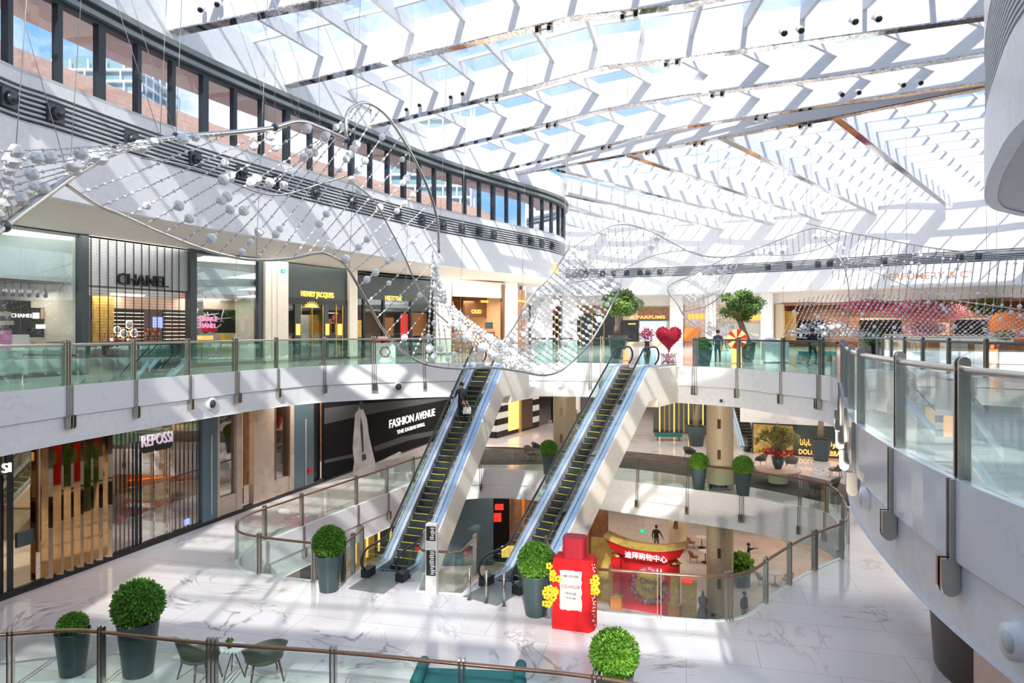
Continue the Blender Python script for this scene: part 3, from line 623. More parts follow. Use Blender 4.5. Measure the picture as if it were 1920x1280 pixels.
# ---- perfume and make-up shop, left
f = fr2(2, 486)
fA = fr2(-60, 150)
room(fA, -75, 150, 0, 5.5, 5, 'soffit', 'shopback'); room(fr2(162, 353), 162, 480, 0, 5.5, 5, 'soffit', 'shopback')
S2a = fA
w = S2a.root('shop_window', 'tall glass shop window at the left edge, frosted top and a pink counter inside', 'shop window', 80)
S2a.zpart('frosted_panel', 'lattice0', w, -60, 150, 3.62, 5.4, -.5, -.45)
S2a.zpart('pane', 'shopglass', w, -60, 38, .15, 5.4, 0, .02); S2a.zpart('pane', 'shopglass', w, 38.5, 148, .15, 5.4, 0, .02)
S2a.zpart('top_rail', 'gunmetal', w, -60, 150, 5.38, 5.5, -.05, .1); S2a.zpart('bottom_rail', 'gunmetal', w, -60, 150, 0, .18, -.05, .1)
it = S2a.root('display_wall', 'black display wall with white lettering inside the left shop window', 'display', 30)
S2a.part('panel', 'black', it, 2, 58, 563, 628, d0=-2.0, d1=-1.9); S2a.txt('CHANEL', 'signwhite', it, 20, S2a.zy(32, 595, -1.9), .22, -1.88)
S2a.part('panel', 'black', it, 59, 98, 577, 632, d0=-2.1, d1=-2.0); S2a.part('picture', 'mirrorlit', it, 62, 74, 586, 597, d0=-1.98, d1=-1.95); S2a.part('picture', 'peach', it, 77, 88, 578, 598, d0=-1.98, d1=-1.95); S2a.part('picture', 'mirrorlit', it, 68, 86, 608, 616, d0=-1.98, d1=-1.95)
S2a.part('screen', 'screen', it, 142, 148, 590, 614, d0=-1.5, d1=-1.4)
sg = S2a.root('direction_sign', 'pink round headed signpost with arrow boards inside the left window', 'sign', 3)
m = MB(); m.tube([S2a.P(S2a.u(4), -.8, .1), S2a.P(S2a.u(4), -.8, 2.6)], .05); m.build('post', 'goldmat', sg)
MB().tube([S2a.P(S2a.u(5), -.72, 2.75), S2a.P(S2a.u(5), -.80, 2.75)], .28, 20).build('disc', 'peach', sg)
S2a.part('arrow_board', 'peach', sg, -6, 22, 584, 592, d0=-.75, d1=-.7); S2a.part('arrow_board', 'peach', sg, -6, 26, 601, 609, d0=-.75, d1=-.7)
ct = S2a.root('shop_counter', 'pink and white counter block at the left edge behind the railing', 'counter', 8)
S2a.part('pink_front', 'pink', ct, -8, 22, 619, 656, d0=-1.4, d1=-.5); S2a.part('white_base', 'paper', ct, -8, 80, 656, 699, d0=-1.6, d1=-.6); S2a.txt('Beaute', 'signwhite', ct, -2, 1.1, .2, -.47)
ct = S2a.root('shop_counter', 'white cabinet with small makeup displays beside the pink block', 'counter', 45)
S2a.part('body', 'paper', ct, 24, 55, 627, 660, d0=-1.8, d1=-1.5); S2a.part('base', 'sand', ct, 86, 118, 640, 690, d0=-1.6, d1=-.8); S2a.part('top', 'soffit', ct, 84, 120, 648, 652, d0=-1.7, d1=-.7)
for k in range(9):
    p = S2a.P(S2a.u(6+k*15), -1.2, 3.35); tr = thing('track_spotlight', 'black track spotlight inside the left shop window', 'lamp', p, 0, 'track spotlights in the left window'); MB().tube([(0, 0, -.1), (.08, -.1, -.32)], .07, 8).build('lamp_head', 'black', tr, True); MB().tube([(0, 0, .2), (0, 0, -.1)], .02, 6).build('stem', 'black', tr, True)
ps = thing('shop_pillar', 'tall black pillar left of the lattice fronted doorway', 'pillar', f.P(f.u(155), 0, 0)); f.zpart('shaft', 'gunmetal', ps, 148, 162, 0, 5.5, -.2, .15)
ps = thing('shop_pillar', 'tall black pillar right of the lattice fronted doorway', 'pillar', f.P(f.u(359), 0, 0)); f.zpart('shaft', 'gunmetal', ps, 353, 365, 0, 5.5, -.2, .15)
d = f.root('shop_entrance', 'shop doorway with white lattice panel above and black lettering', 'shop front', 258)
f.zpart('lattice_panel', 'alu3', d, 162, 353, 3.55, 5.42, -.12, -.04) if 'alu3' in MATS else None
mat('lattice', (.84, .88, .92), .5)
f.zpart('lattice_panel', 'lattice', d, 162, 353, 3.55, 5.42, -.12, -.04)
m = MB()
for r in range(30):
    z = 3.6+r*.061
    for k in range(40):
        u0 = f.u(162)+(f.u(353)-f.u(162))*(k+(r % 2)*.5)/40; f.box(m, u0, min(u0+.10, f.u(353)), -.04, -.03, z, z+.012)
m.build('lattice_slots', 'gunmetal', d)
m = MB()
for x in (171, 187, 203, 219, 235, 251, 266, 280, 295, 309, 323, 336): f.box(m, f.u(x)-.012, f.u(x)+.012, -.02, .01, .3, 5.42)
m.build('rods', 'black', d)
m = MB()
for k in range(24): f.box(m, f.u(162), f.u(353), -.02, 0, .8+k*.115, .812+k*.115)
m.build('grille_wires', 'gunmetal', d)
f.txt('CHANEL', 'black', d, 217, f.zy(225, 533), .68, .06, depth=.06, xs=.95)
f.zpart('ceiling_edge', 'paper', d, 162, 353, 3.2, 3.5, -1.5, -.6)
it = f.root('display_wall', 'gold wall panel and black shelving seen inside the lattice fronted doorway', 'display', 200)
f.part('gold_panel', 'goldmat', it, 176, 214, 546, 640, d0=-2.1, d1=-2.0); f.part('shelf_panel', 'black', it, 214, 270, 581, 640, d0=-2.1, d1=-2.0); f.part('shelf_panel', 'black', it, 307, 352, 581, 640, d0=-2.1, d1=-2.0); f.part('screen', 'screen', it, 289, 305, 594, 615, d0=-2.0, d1=-1.9); f.part('pale_panel', 'peach', it, 214, 352, 545, 580, d0=-2.2, d1=-2.12)
m = MB()
for k in range(8): f.pb(m, 215, 270, 586+k*7, 587+k*7, -2.0, -1.95); f.pb(m, 308, 352, 586+k*7, 587+k*7, -2.0, -1.95)
m.build('shelf_edges', 'mirrorlit', it)
for k, (x, y, r) in enumerate([(248, 618, 6), (270, 608, 7), (260, 625, 7), (279, 624, 7)]):
    p = f.P(f.u(x), -.9, f.zy(x, y)); t = thing('makeup_mirror', ['low left lamp ringed mirror on the makeup counter', 'topmost lamp ringed mirror on the makeup counter', 'lower middle lamp ringed mirror on the makeup counter', 'rightmost lamp ringed mirror on the makeup counter'][k], 'mirror', p, 0, 'lamp ringed makeup mirrors')
    q = f.n; MB().tube([p, p+q*.04], r*.022, 16).build('glass_disc', 'shopglassm' if False else 'slat', t)
    MB().tube([p+f.e*(r*.024*math.cos(a*PI/8))+V(0, 0, r*.024*math.sin(a*PI/8)) for a in range(16)], .025, 6, closed=True).build('lamp_ring', 'mirrorlit', t)
    MB().tube([p-V(0, 0, r*.024), V(p.x, p.y, 1.0)], .02, 6).build('stem', 'gold', t)
def product_rows(fr, x0, x1, ys, d, cols, n, label, name='perfume_bottle', cat='bottle', grp=None, h=.16):
    i = 0
    base = {}
    for y in ys:
        for k in range(n):
            px = x0+(x1-x0)*(k+.5)/n; p = fr.P(fr.u(px), d, fr.zy(px, y)); c = cols[(i*7+k) % len(cols)]; i += 1
            if c not in base:
                t = thing(name, label, cat, p, 0, grp or label[:30]); MB().tube([(0, 0, 0), (0, 0, h*.7)], .05, 8).build('bottle_body', c, t, True); MB().tube([(0, 0, h*.7), (0, 0, h)], .025, 6).build('cap', 'black', t, True); base[c] = t
            else: dup(base[c], p)
product_rows(f, 225, 300, [639, 632], -1.0, ['peach', 'mirrorlit', 'amber', 'gold', 'pink'], 12, 'small pink or amber makeup jar on the counter below the lamp ringed mirrors', 'makeup_jar', 'jar', 'makeup jars on the counter')
product_rows(f, 308, 336, [637, 628, 620], -1.2, ['amber', 'peach', 'red'], 7, 'small amber or red bottle on the shelves right of the lamp ringed mirrors', 'perfume_bottle', 'bottle', 'bottles on the black shelves')
t = f.root('makeup_counter', 'long counter carrying the lamp ringed mirrors behind the lattice doorway', 'counter', 260); f.part('counter_body', 'gunmetal', t, 215, 345, 640, 690, d0=-1.4, d1=-.7)
fb = fr2(365, 486)
w = fb.root('shop_window', 'tall glass shop window right of the lattice doorway, frosted top and pink neon words', 'shop window', 420)
fb.zpart('frosted_panel', 'lattice0', w, 365, 486, 3.55, 5.4, -.5, -.45); fb.zpart('pane', 'shopglass', w, 365, 442, .15, 5.4, 0, .02); fb.zpart('pane', 'shopglass', w, 443, 484, .15, 5.4, 0, .02); fb.zpart('top_rail', 'gunmetal', w, 365, 487, 5.35, 5.5, -.05, .1); fb.zpart('bottom_rail', 'gunmetal', w, 365, 487, 0, .18, -.05, .1); fb.zpart('end_post', 'gunmetal', w, 482, 490, 0, 5.4, -.2, .12)
fb.txt('CHANCE', 'neonpink', w, 367, fb.zy(380, 602, -.25), .32, -.25, xs=1.0, name='neon_lettering'); fb.txt('CHANEL', 'neonpink', w, 367, fb.zy(380, 614.5), .32, -.25, xs=1.0, name='neon_lettering')
it = fb.root('display_wall', 'dark picture panel above a white wall inside the neon lettered window', 'display', 430); fb.part('picture', 'matblack', it, 384, 474, 581, 624, d0=-1.6, d1=-1.5); fb.part('white_wall', 'paper', it, 440, 480, 624, 668, d0=-1.6, d1=-1.5); fb.part('upper_wall', 'peach', it, 384, 476, 552, 580, d0=-1.7, d1=-1.6)
m = MB()
for k in range(16):
    a = R.uniform(0, PI); x, y = R.uniform(405, 468), R.uniform(588, 618); c = fb.P(fb.u(x), -1.48, fb.zy(x, y)); m.tube([c-fb.e*math.cos(a)*.5-V(0, 0, math.sin(a)*.35), c+fb.e*math.cos(a)*.5+V(0, 0, math.sin(a)*.35)], .03, 5)
m.build('picture_streaks', 'slat', it)
t = fb.root('display_stand', 'yellow stand with red fruit coloured tubs inside the neon lettered window', 'stand', 392); fb.part('stand_body', 'goldmat', t, 368, 404, 637, 660, d0=-1.0, d1=-.6); fb.part('tubs', 'neonorange', t, 372, 400, 629, 637, d0=-1.0, d1=-.6); fb.part('tubs', 'red', t, 390, 408, 614, 622, d0=-1.2, d1=-.8)
t = fb.root('display_stand', 'tall yellow ladder shelf inside the neon lettered window', 'shelf', 428); fb.part('shelf_frame', 'yellow', t, 421, 436, 626, 664, d0=-1.0, d1=-.7)
for k in range(3): fb.part('shelf_board', 'peach', t, 420, 437, 636+k*9, 638+k*9, d0=-1.05, d1=-.65)
t = fb.root('shop_stool', 'pale metal framed stool pair with pink seats inside the neon lettered window', 'stool', 385); m = MB()
for x in (371, 381, 398, 408): m.tube([fb.P(fb.u(x), -.7, .2), fb.P(fb.u(x), -.7, .75)], .02, 5)
m.build('legs', 'gold', t); fb.part('seat', 'pink', t, 370, 384, 659, 662, d0=-.9, d1=-.5); fb.part('seat', 'pink', t, 396, 410, 659, 662, d0=-.9, d1=-.5)
# pillars between shops
def pillar(px0, px1, lab, m='white', z1=5.5, fr=None, d1=.25):
    fr = fr or fr2(px0, px1); t = fr.root('shop_pillar', lab, 'pillar', (px0+px1)/2); fr.zpart('shaft', m, t, px0, px1, .12, z1, -.3, d1)
    fr.zpart('base_strip', 'steel', t, px0, px1, 0, .12, -.3, d1+.02); return t, fr
t, q = pillar(491, 534, 'broad pale marble pillar with a green exit sign, left of the dark green shop', 'clad')
q.part('joint', 'sand', t, 502, 503, 450, 670, d0=.25, d1=.262); q.part('joint', 'sand', t, 512, 513, 450, 670, d0=.25, d1=.262)
t = q.root('exit_sign', 'small green exit sign on the broad marble pillar', 'sign', 523); q.part('plate', 'exitgreen', t, 519.5, 527, 505, 511.5, d0=.26, d1=.30); q.txt('\u2192', 'signwhite', t, 520.5, q.zy(523, 511), .2, .31, depth=.005, name='arrow')
pillar(650, 665, 'narrow pale marble pillar right of the dark green shop', 'clad')
pillar(814, 842, 'pale marble pillar left of the orange shop', 'clad'); pillar(944, 966, 'pale marble pillar right of the orange shop', 'clad')
# ---- dark green jewel-box shop
h = fr2(534, 650); room(h, 534, 650, 0, 5.4, 4, 'henry', 'wood')
w = h.root('storefront', 'dark green perfume shop front with gold lettering and gold door bars', 'shop front', 592)
h.zpart('sign_panel', 'henry', w, 534, 650, 3.55, 5.4, -.1, .05); h.txt('HENRY JACQUES', 'goldlit', w, 562, 3.66, .44, .09, xs=.80, depth=.04)
h.zpart('header', 'black', w, 534, 650, 3.2, 3.55, -.1, .08)
for x0, x1 in ((534, 538), (551, 561), (606, 614), (644, 650)): h.zpart('door_post', 'henry', w, x0, x1, 0, 3.2, -.1, .08)
for x0, x1 in ((538, 551), (561, 606), (614, 644)): h.zpart('pane', 'shopglass', w, x0, x1, .1, 3.2, 0, .02)
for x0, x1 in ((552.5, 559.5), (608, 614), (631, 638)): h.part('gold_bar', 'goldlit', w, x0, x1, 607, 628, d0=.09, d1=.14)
for x in (563, 583.5, 604, 629, 641): h.part('gold_rod', 'gold', w, x-.5, x+.5, 570, 670, d0=.05, d1=.08)
m = MB()
for k in range(9):
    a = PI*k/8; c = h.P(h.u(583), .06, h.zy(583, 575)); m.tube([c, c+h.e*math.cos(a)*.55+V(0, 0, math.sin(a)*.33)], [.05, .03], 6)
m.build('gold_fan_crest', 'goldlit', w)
h.part('glass_cabinet', 'goldmat', w, 583, 598, 590, 650, d0=-1.5, d1=-1.4); h.part('glass_cabinet', 'slat', w, 565, 580, 590, 645, d0=-1.5, d1=-1.4)
# ---- third shop behind the crystal sculpture
h = fr2(665, 814); room(h, 665, 814, 0, 5.3, 4, 'henry', 'wood')
w = h.root('storefront', 'dark shop front with small gold lettering behind the beaded sculpture', 'shop front', 740)
h.zpart('sign_panel', 'henry', w, 665, 814, 3.7, 5.2, -.1, .05); h.txt('HISTOIRE', 'goldlit', w, 720, h.zy(735, 563), .42, .09, xs=.85)
for x in (665, 681, 718, 770, 812): h.zpart('door_post', 'black', w, x-2, x+2, 0, 3.7, -.1, .08)
h.zpart('pane', 'shopglass', w, 665, 814, .1, 3.7, 0, .02)
h.part('poster', 'goldmat', w, 667, 677, 600, 632, d0=.03, d1=.05); h.part('poster', 'amber', w, 720, 738, 595, 630, d0=-.3, d1=-.25); h.part('red_poster', 'redlit', w, 752, 765, 588, 634, d0=-.3, d1=-.25); h.part('poster', 'amber', w, 768, 800, 586, 630, d0=-.5, d1=-.45); h.part('pale_band', 'paper', w, 718, 766, 566, 577, d0=-.3, d1=-.25)
t = thing('info_kiosk', 'glass topped kiosk with red hexagon emblem behind the left balustrade', 'kiosk', (-7.4, 39.2, 0), .5)
MB().box((0, 0, .5), (1.25, .7, 1.0)).build('body', 'paper', t, True); MB().box((0, 0, 1.18), (1.3, .75, .03)).build('top', 'redlit', t, True); MB().box((0, 0, 1.28), (.5, .4, .2)).build('brochure_stand', 'paper', t, True)
MB().tube([(.3*math.cos(a*PI/3), -.37, .5+.3*math.sin(a*PI/3)) for a in range(6)], .035, 6, closed=True).build('hexagon_emblem', 'red', t, True)
# ---- orange lit shop
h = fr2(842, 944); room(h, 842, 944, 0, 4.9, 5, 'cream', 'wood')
w = h.root('storefront', 'open orange lit perfume shop between two marble pillars', 'shop front', 893)
h.zpart('upper_panel', 'soffit', w, 842, 944, 4.2, 5.4, -.1, .02); h.zpart('side_frame', 'bronze', w, 840, 846, 0, 5.2, -.1, .12); h.zpart('side_frame', 'bronze', w, 940, 946, 0, 5.2, -.1, .12)
h.part('light_cove', 'orangelit', w, 846, 915, 533, 540, d0=-1.2, d1=-1.0); h.part('back_sign', 'bronze', w, 872, 916, 550, 595, d0=-2.2, d1=-2.0); h.txt('OUD', 'goldlit', w, 884, h.zy(890, 586), .45, -1.95); h.part('light_bar', 'goldlit', w, 903, 918, 563, 567, d0=-1.9, d1=-1.8)
h.part('display_screen', 'gunmetal', w, 911, 924, 604, 616, d0=-.6, d1=-.5); h.part('orange_glow_panel', 'orangelit', w, 930, 943, 595, 640, d0=-2.1, d1=-2.0); h.part('counter', 'wood', w, 850, 935, 622, 655, d0=-1.6, d1=-1.0)
h = fr2(966, 984); w = h.root('storefront', 'narrow brown shop front at the rounded end of the left building', 'shop front', 975); h.zpart('panel', 'wood', w, 966, 984, 0, 5, -.1, .02); h.zpart('light_strip', 'orangelit', w, 968, 984, 4.0, 4.15, .02, .06)
# ---- left wall behind/above shops on the upper level (pale bulkhead line at z 5.5)
m = MB(); m.wall([V(-20.5, 12), V(-17.8-2.5, 19), V(-18.6, 24.2)], 0, 5.5, .1); struct('wall_shop', m, 'soffit')
# ---- far shops on the upper level
SFp = [V(1.2, 58, 0)]+[V(p.x, p.y, 0) for p in SF]
def sf(px): return ray_hit(SFp, px, True)[0]
def fr3(a, b): return Fr(sf(a), sf(b), 0)
m = MB(); q_ = [p for p in offset(SFp, .6)]; sp = [i for i, p in enumerate(q_) if (p.x/p.y)*F+960 < 1456 or p.y < 50 and (p.x/p.y)*F+960 > 1935]
q0_ = [q_[i] for i in sp if q_[i].x < 30]; m.wall(q0_, 0, 5.5, .1); struct('wall_far', m, 'soffit', 'cream wall behind the far upper shops')
m = MB(); m.wall(SFp, 4.45, 5.5, .3); struct('trim_60', m, 'soffit', 'cream bulkhead over the far upper shops')
for a, b, l in ((1000, 1022, 'pale marble pier behind the right lobe of the beaded sculpture'), (1050, 1078, 'second pale marble pier behind the beaded sculpture'), (1258, 1282, 'white marble pillar right of the perfume sign shop'), (1326, 1345, 'white marble pillar left of the right olive tree'), (1430, 1452, 'white marble pillar right of the right olive tree')):
    fr = fr3(a, b); t = fr.root('shop_pillar', l, 'pillar', (a+b)/2); fr.zpart('shaft', 'white', t, a, b, 0, 5.5, -.3, .9)
for a, b, l in ((1022, 1050, 'dark glass shop front behind the beaded sculpture'), (1078, 1165, 'wide dark glass shop front with gold mullions behind the left olive tree')):
    fr = fr3(a, b); w = fr.root('storefront', l, 'shop front', (a+b)/2); fr.zpart('glazing', 'black', w, a, b, 0, 3.6, -.1, 0); fr.zpart('header', 'wood', w, a, b, 3.6, 4.5, -.1, .02)
    for k in range(4): x = a+(b-a)*(k+.5)/4; fr.zpart('mullion', 'goldmat', w, x-.7, x+.7, 0, 3.6, 0, .1)
fr = fr3(1168, 1258); w = fr.root('storefront', 'orange lit perfume shop front behind the left olive tree, glowing sign over a dark doorway', 'shop front', 1210)
fr.zpart('wall_panel', 'cream', w, 1168, 1258, 0, 4.45, -.1, 0); fr.zpart('sign_band', 'shelfpanel' if False else 'wood', w, 1196, 1254, 2.9, 4.3, 0, .08); fr.part('doorway', 'black', w, 1166, 1198, 600, 640, d0=.01, d1=.05); fr.part('bright_window', 'tvblue', w, 1200, 1250, 602, 640, d0=.01, d1=.05); fr.part('frame', 'gunmetal', w, 1197, 1253, 598.5, 601, d0=.05, d1=.12); fr.part('doorway_lamp', 'goldlit', w, 1178, 1192, 606, 608, d0=.06, d1=.1)
fr.txt('A PARFUMS', 'neonorange', w, 1181, fr.zy(1200, 597.5), .50, .12, xs=1.5)
fr = fr3(1283, 1326); w = fr.root('storefront', 'orange shop front half hidden behind the hanging net left of the wheel', 'shop front', 1305); fr.zpart('wall_panel', 'peach', w, 1283, 1326, 0, 4.45, -.1, 0); fr.part('glow_panel', 'orangelit', w, 1290, 1322, 588, 598, d0=.01, d1=.06); fr.part('counter', 'amber', w, 1284, 1312, 615, 640, d0=.01, d1=.5)
fr = fr3(1345, 1430); w = fr.root('storefront', 'shop front of pale stone and warm light behind the right olive tree', 'shop front', 1390); fr.zpart('wall_panel', 'cream', w, 1345, 1430, 0, 4.45, -.1, 0); fr.part('glow_panel', 'orangelit', w, 1405, 1430, 590, 600, d0=.01, d1=.06); fr.part('counter', 'sand', w, 1345, 1430, 606, 640, d0=.01, d1=.4)
fr = fr3(1454, 1915); room(fr, 1454, 1930, 0, 4.45, 5, 'wood', 'wood')
w = fr.root('storefront', 'wide open perfume hall with orange end walls, below the copper lettering', 'shop front', 1650)
fr.zpart('end_panel', 'amber2' if False else 'orangelit2', w, 1454, 1470, 0, 4.4, -.2, .1) if 'orangelit2' in MATS else fr.zpart('end_panel', 'cream', w, 1454, 1470, 0, 4.4, -.2, .1)
fr.zpart('header', 'wood', w, 1470, 1925, 4.2, 4.45, -.1, .05)
for k, (a, b, y0, y1, mt) in enumerate([(1462, 1492, 583, 640, 'goldmat'), (1495, 1545, 600, 640, 'matblack'), (1560, 1610, 595, 640, 'wood'), (1612, 1690, 600, 628, 'matblack'), (1700, 1780, 605, 640, 'peach'), (1790, 1850, 598, 640, 'matblack'), (1855, 1925, 585, 640, 'amber')]): fr.part('display_panel', mt, w, a, b, y0, y1, d0=-2.6-.1*k, d1=-2.5-.1*k)
fr.part('shelf', 'paper', w, 1612, 1695, 596, 599, d0=-1.6, d1=-1.2); fr.part('shelf', 'paper', w, 1780, 1850, 596, 599, d0=-1.6, d1=-1.2); fr.part('counter', 'paper', w, 1620, 1900, 627, 640, d0=-1.6, d1=-1.0)
def blob_leaves(c, rx, ry, rz_, n, sz, mb, shell=.55, mi=0, up=.0):
    for i in range(n):
        u = V(R.gauss(0, 1), R.gauss(0, 1), R.gauss(0, 1)).normalized(); r = shell+(1-shell)*R.random()**.5
        p = V(*c)+V(u.x*rx*r, u.y*ry*r, u.z*rz_*r); a = V(R.gauss(0, 1), R.gauss(0, 1), R.gauss(0, 1)+up).normalized()*sz; b = a.orthogonal().normalized()*sz*.45
        mb.add([p-b*.6, p+a*.5-b, p+a, p+a*.5+b], [(0, 1, 2, 3)], mi)
for k, (x, y, rx, rzz, mt, lab) in enumerate([(1640, 574, 3.4, .6, 'pinkleaf', 'pink blossom garland hanging on the left of the perfume hall opening'), (1745, 583, 4.2, 1.0, 'pinkleaf', 'pink blossom garland hanging in the middle of the perfume hall opening'), (1850, 575, 1.8, .7, 'yellowleaf', 'green and orange foliage cluster at the right of the perfume hall'), (1735, 615, 2.0, .7, 'blush', 'pale pink flower bank on the perfume hall counter'), (1885, 628, .8, .35, 'yellowleaf', 'yellow flowers at the far right of the perfume hall counter')]):
    if 'pinkleaf' not in MATS: mat('pinkleaf', (.55, .10, .20), .7, mix=(.75, .30, .38), mscale=9); mat('blush', (.75, .45, .45), .7, mix=(.6, .25, .3), mscale=9)
    p = fr.P(fr.u(x), .5, fr.zy(x, y)); o = MB(); blob_leaves((p.x, p.y, p.z), rx, .6, rzz, 2300, .2, o, .1); tag(o.build('flower_garland', mt), lab, 'flowers')
h = Fr(ray_hit(DF, 1600)[0], ray_hit(DF, 1860)[0]); w = h.root('wall_lettering', 'copper capital lettering high on the far white fascia', 'sign', 1730)
mat('copper', (.72, .36, .22), .35, .5)
h.txt('PERFUMERY & C\u00ba', 'copper', w, 1659, h.zy(1730, 525), .78, 1.5, xs=1.10, depth=.05)
h = Fr(ray_hit(DL, 1040)[0], ray_hit(DL, 1060)[0]); t = thing('wall_emblem', 'small glowing gold emblem on the rounded end of the left fascia', 'sign', h.A+V(0, 0, 6.0)+h.n*.1); m = MB(); p = h.A+h.n*.15
for a in range(7): m.tube([p+V(0, 0, 5.9), p+h.e*math.cos(PI*a/6)*.45+V(0, 0, 5.95+abs(math.sin(PI*a/6))*.7)], .05, 6)
m.build('rays', 'goldlit', t)
# ------------------------------------------------------------ middle level, left wall
lf = Fr((-15.7, 21.9), (-4.9, 54.7), Z1); T = Z1+4.89
m = MB(); lf.box(m, -14, lf.L, -3.6, -3.5, Z1, T); lf.box(m, lf.L-.1, lf.L, -3.5, -.02, Z1, T); lf.box(m, lf.u(380)-.1, lf.u(380), -3.5, -.02, Z1, T); struct('wall_left', m, 'wood', 'back wall of the middle level shops')
bs = MB(); lf.box(bs, -10, lf.L, -.05, .12, Z1, Z1+.22); struct('baseboard_left', bs, 'black', 'black stone plinth along the middle level shopfronts')
w = lf.root('storefront', 'mirrored bronze slat shop front at the lower left', 'shop front', 100)
for a, b in ((23, 65),): lf.zpart('flat_mirror', 'mirrorgold', w, a, b, Z1+.2, T, -.05, .05)
lf.part('display_case', 'gunmetal', w, 28, 60, 994, 1022, d0=.05, d1=.10)
us = [lf.u(x) for x in (65, 76, 87, 98, 107, 117, 126, 136, 145, 155, 163, 172, 181, 190, 199)]
for k, (a, b) in enumerate(zip(us[:-1], us[1:])):
    q0, q1 = (.02, .30) if k % 2 else (.30, .02); m = MB()
    m.hexa([lf.P(a, q0, Z1+.2), lf.P(b, q1, Z1+.2), lf.P(b, q1-.04, Z1+.2), lf.P(a, q0-.04, Z1+.2), lf.P(a, q0, T), lf.P(b, q1, T), lf.P(b, q1-.04, T), lf.P(a, q0-.04, T)]); m.build('mirror_slat', 'mirrorgold', w)
lf.zpart('dark_door', 'black', w, 10, 23, Z1+.2, T, -.05, .04); lf.zpart('mirror_post', 'mirrorgold', w, 3, 9, Z1+.2, T-1.0, 0, .08); lf.zpart('dark_panel', 'black', w, -60, 3, Z1+.2, T, -.05, .04)
text('SI', 'lettering', 'signviolet' if False else 'signwhite', w, lf.P(lf.u(-3), .15, lf.zy(5, 885)), lf.e, (0, 0, 1), .42, .05)
mat('signviolet', (.75, .62, .72), .4, emit=(.8, .6, .75), es=.35)
w = lf.root('storefront', 'bronze glass shop front with jeweller lettering above chrome framed doors', 'shop front', 290)
lf.zpart('green_glass_header', 'greenglass', w, 199, 373, T-.75, T, 0, .04)
m = MB()
for k in [q_ for q_ in range(22) if not 258 < 200+q_*8 < 318]: x = 200+k*8; lf.box(m, lf.u(x), lf.u(x+2), .04, .07, Z1+.2, T)
m.build('glass_ribs', 'bronzeglass', w)
lf.zpart('pane', 'bronzeglass', w, 199, 262, Z1+.2, T-.75, 0, .03); lf.zpart('pane', 'bronzeglass', w, 318, 373, Z1+.2, T-.75, 0, .03); lf.zpart('door_pane', 'clearglass', w, 264, 316, Z1+.25, T-1.25, 0, .03); lf.zpart('door_header', 'black', w, 247, 320, T-1.25, T-.75, -.02, .05)
for x in (263, 286, 311, 317): lf.zpart('chrome_bar', 'chrome', w, x-.9, x+.9, Z1+.2, T-1.2, .04, .10)
lf.zpart('dark_leaf', 'black', w, 247, 262, Z1+.2, T-1.2, .02, .05)
lf.txt('REPOSSI', 'signviolet', w, 260, lf.zy(262, 838), .62, .12, xs=.70); t = lf.part('blue_notice', 'screen', w, 343.5, 353.5, 972, 983, d0=.05, d1=.07)
m = MB(); lf.box(m, lf.u(199), lf.u(373), -3.4, -3.3, Z1, T); struct('wall_shop', m, 'tanmarble')
def pier(a, b, mt, lab): t = lf.root('wall_pier', lab, 'pillar', (a+b)/2); lf.zpart('shaft', mt, t, a, b, Z1+.2, T, -.4, .18); return t
t = pier(373, 402, 'bluegray', 'blue grey metal pier with a vertical strip lamp, right of the jeweller doors'); lf.part('strip_lamp', 'sand', t, 389, 390.4, 815, 965, d0=.18, d1=.22)
t = pier(402, 406, 'tanmarble', 'thin tan marble edge beside the blue grey pier')
w = lf.root('storefront', 'tan marble shop front with two bronze framed windows', 'shop front', 470)
lf.zpart('window_recess', 'bronzeglass', w, 406, 438, Z1+1.0, T, -.02, .02); lf.zpart('sill_stone', 'tanmarble', w, 406, 438, Z1+.2, Z1+1.0, -.1, .15); lf.zpart('stone_jamb', 'tanmarble', w, 438, 449, Z1+.2, T, -.1, .18)
lf.zpart('dark_opening', 'matblack', w, 449, 470, Z1+.2, T, -.5, -.4); lf.zpart('gold_rod', 'goldlit', w, 459, 462, Z1+1.0, T, -.3, -.2); lf.zpart('stone_wall', 'tanmarble', w, 470, 511, Z1+.2, T, -.1, .18)
lf.zpart('window_recess', 'bronzeglass', w, 511, 537, Z1+1.0, T, -.02, .02); lf.zpart('window_frame', 'bronze', w, 509, 512, Z1+1.0, T, 0, .2); lf.zpart('window_frame', 'bronze', w, 535, 538, Z1+1.0, T, 0, .2); lf.zpart('sill_stone', 'tanmarble', w, 511, 537, Z1+.2, Z1+1.0, -.1, .15); lf.zpart('stone_jamb', 'tanmarble', w, 537, 546, Z1+.2, T, -.1, .18)
t = pier(546, 583, 'bluegray', 'blue grey pier with strip lamp and red alarm box, left of the billboard'); lf.part('strip_lamp', 'sand', t, 566.8, 568, 785, 910, d0=.18, d1=.22); lf.part('alarm_box', 'red', t, 571, 578, 877, 885, d0=.18, d1=.26)
w = lf.root('billboard', 'long black billboard with a pale blurred dress figure and white lettering', 'billboard', 720)
lf.zpart('side_panel', 'black', w, 583, 603, Z1+.2, T, -.3, -.1)
bd = lf.zpart('board', 'matblack', w, 603, 846, Z1+.1, T, 0, .14)
mat('greyprint', (.10, .10, .11), .9, spec=.2); mat('greyprint2', (.07, .07, .075), .7); mat('print', (.78, .76, .78), .8, mix=(.52, .50, .52), mscale=1)
def poly_on(fr, pts, m, root, d, name):
    mb = MB(); k = len(pts); A = [fr.P(fr.u(x), d, fr.zy(x, y)) for x, y in pts]; B = [a+fr.n*.006 for a in A]; mb.add(A+B, [tuple(range(k, 2*k))]+[(i, (i+1) % k, k+(i+1) % k, k+i) for i in range(k)]); return mb.build(name, m, root)
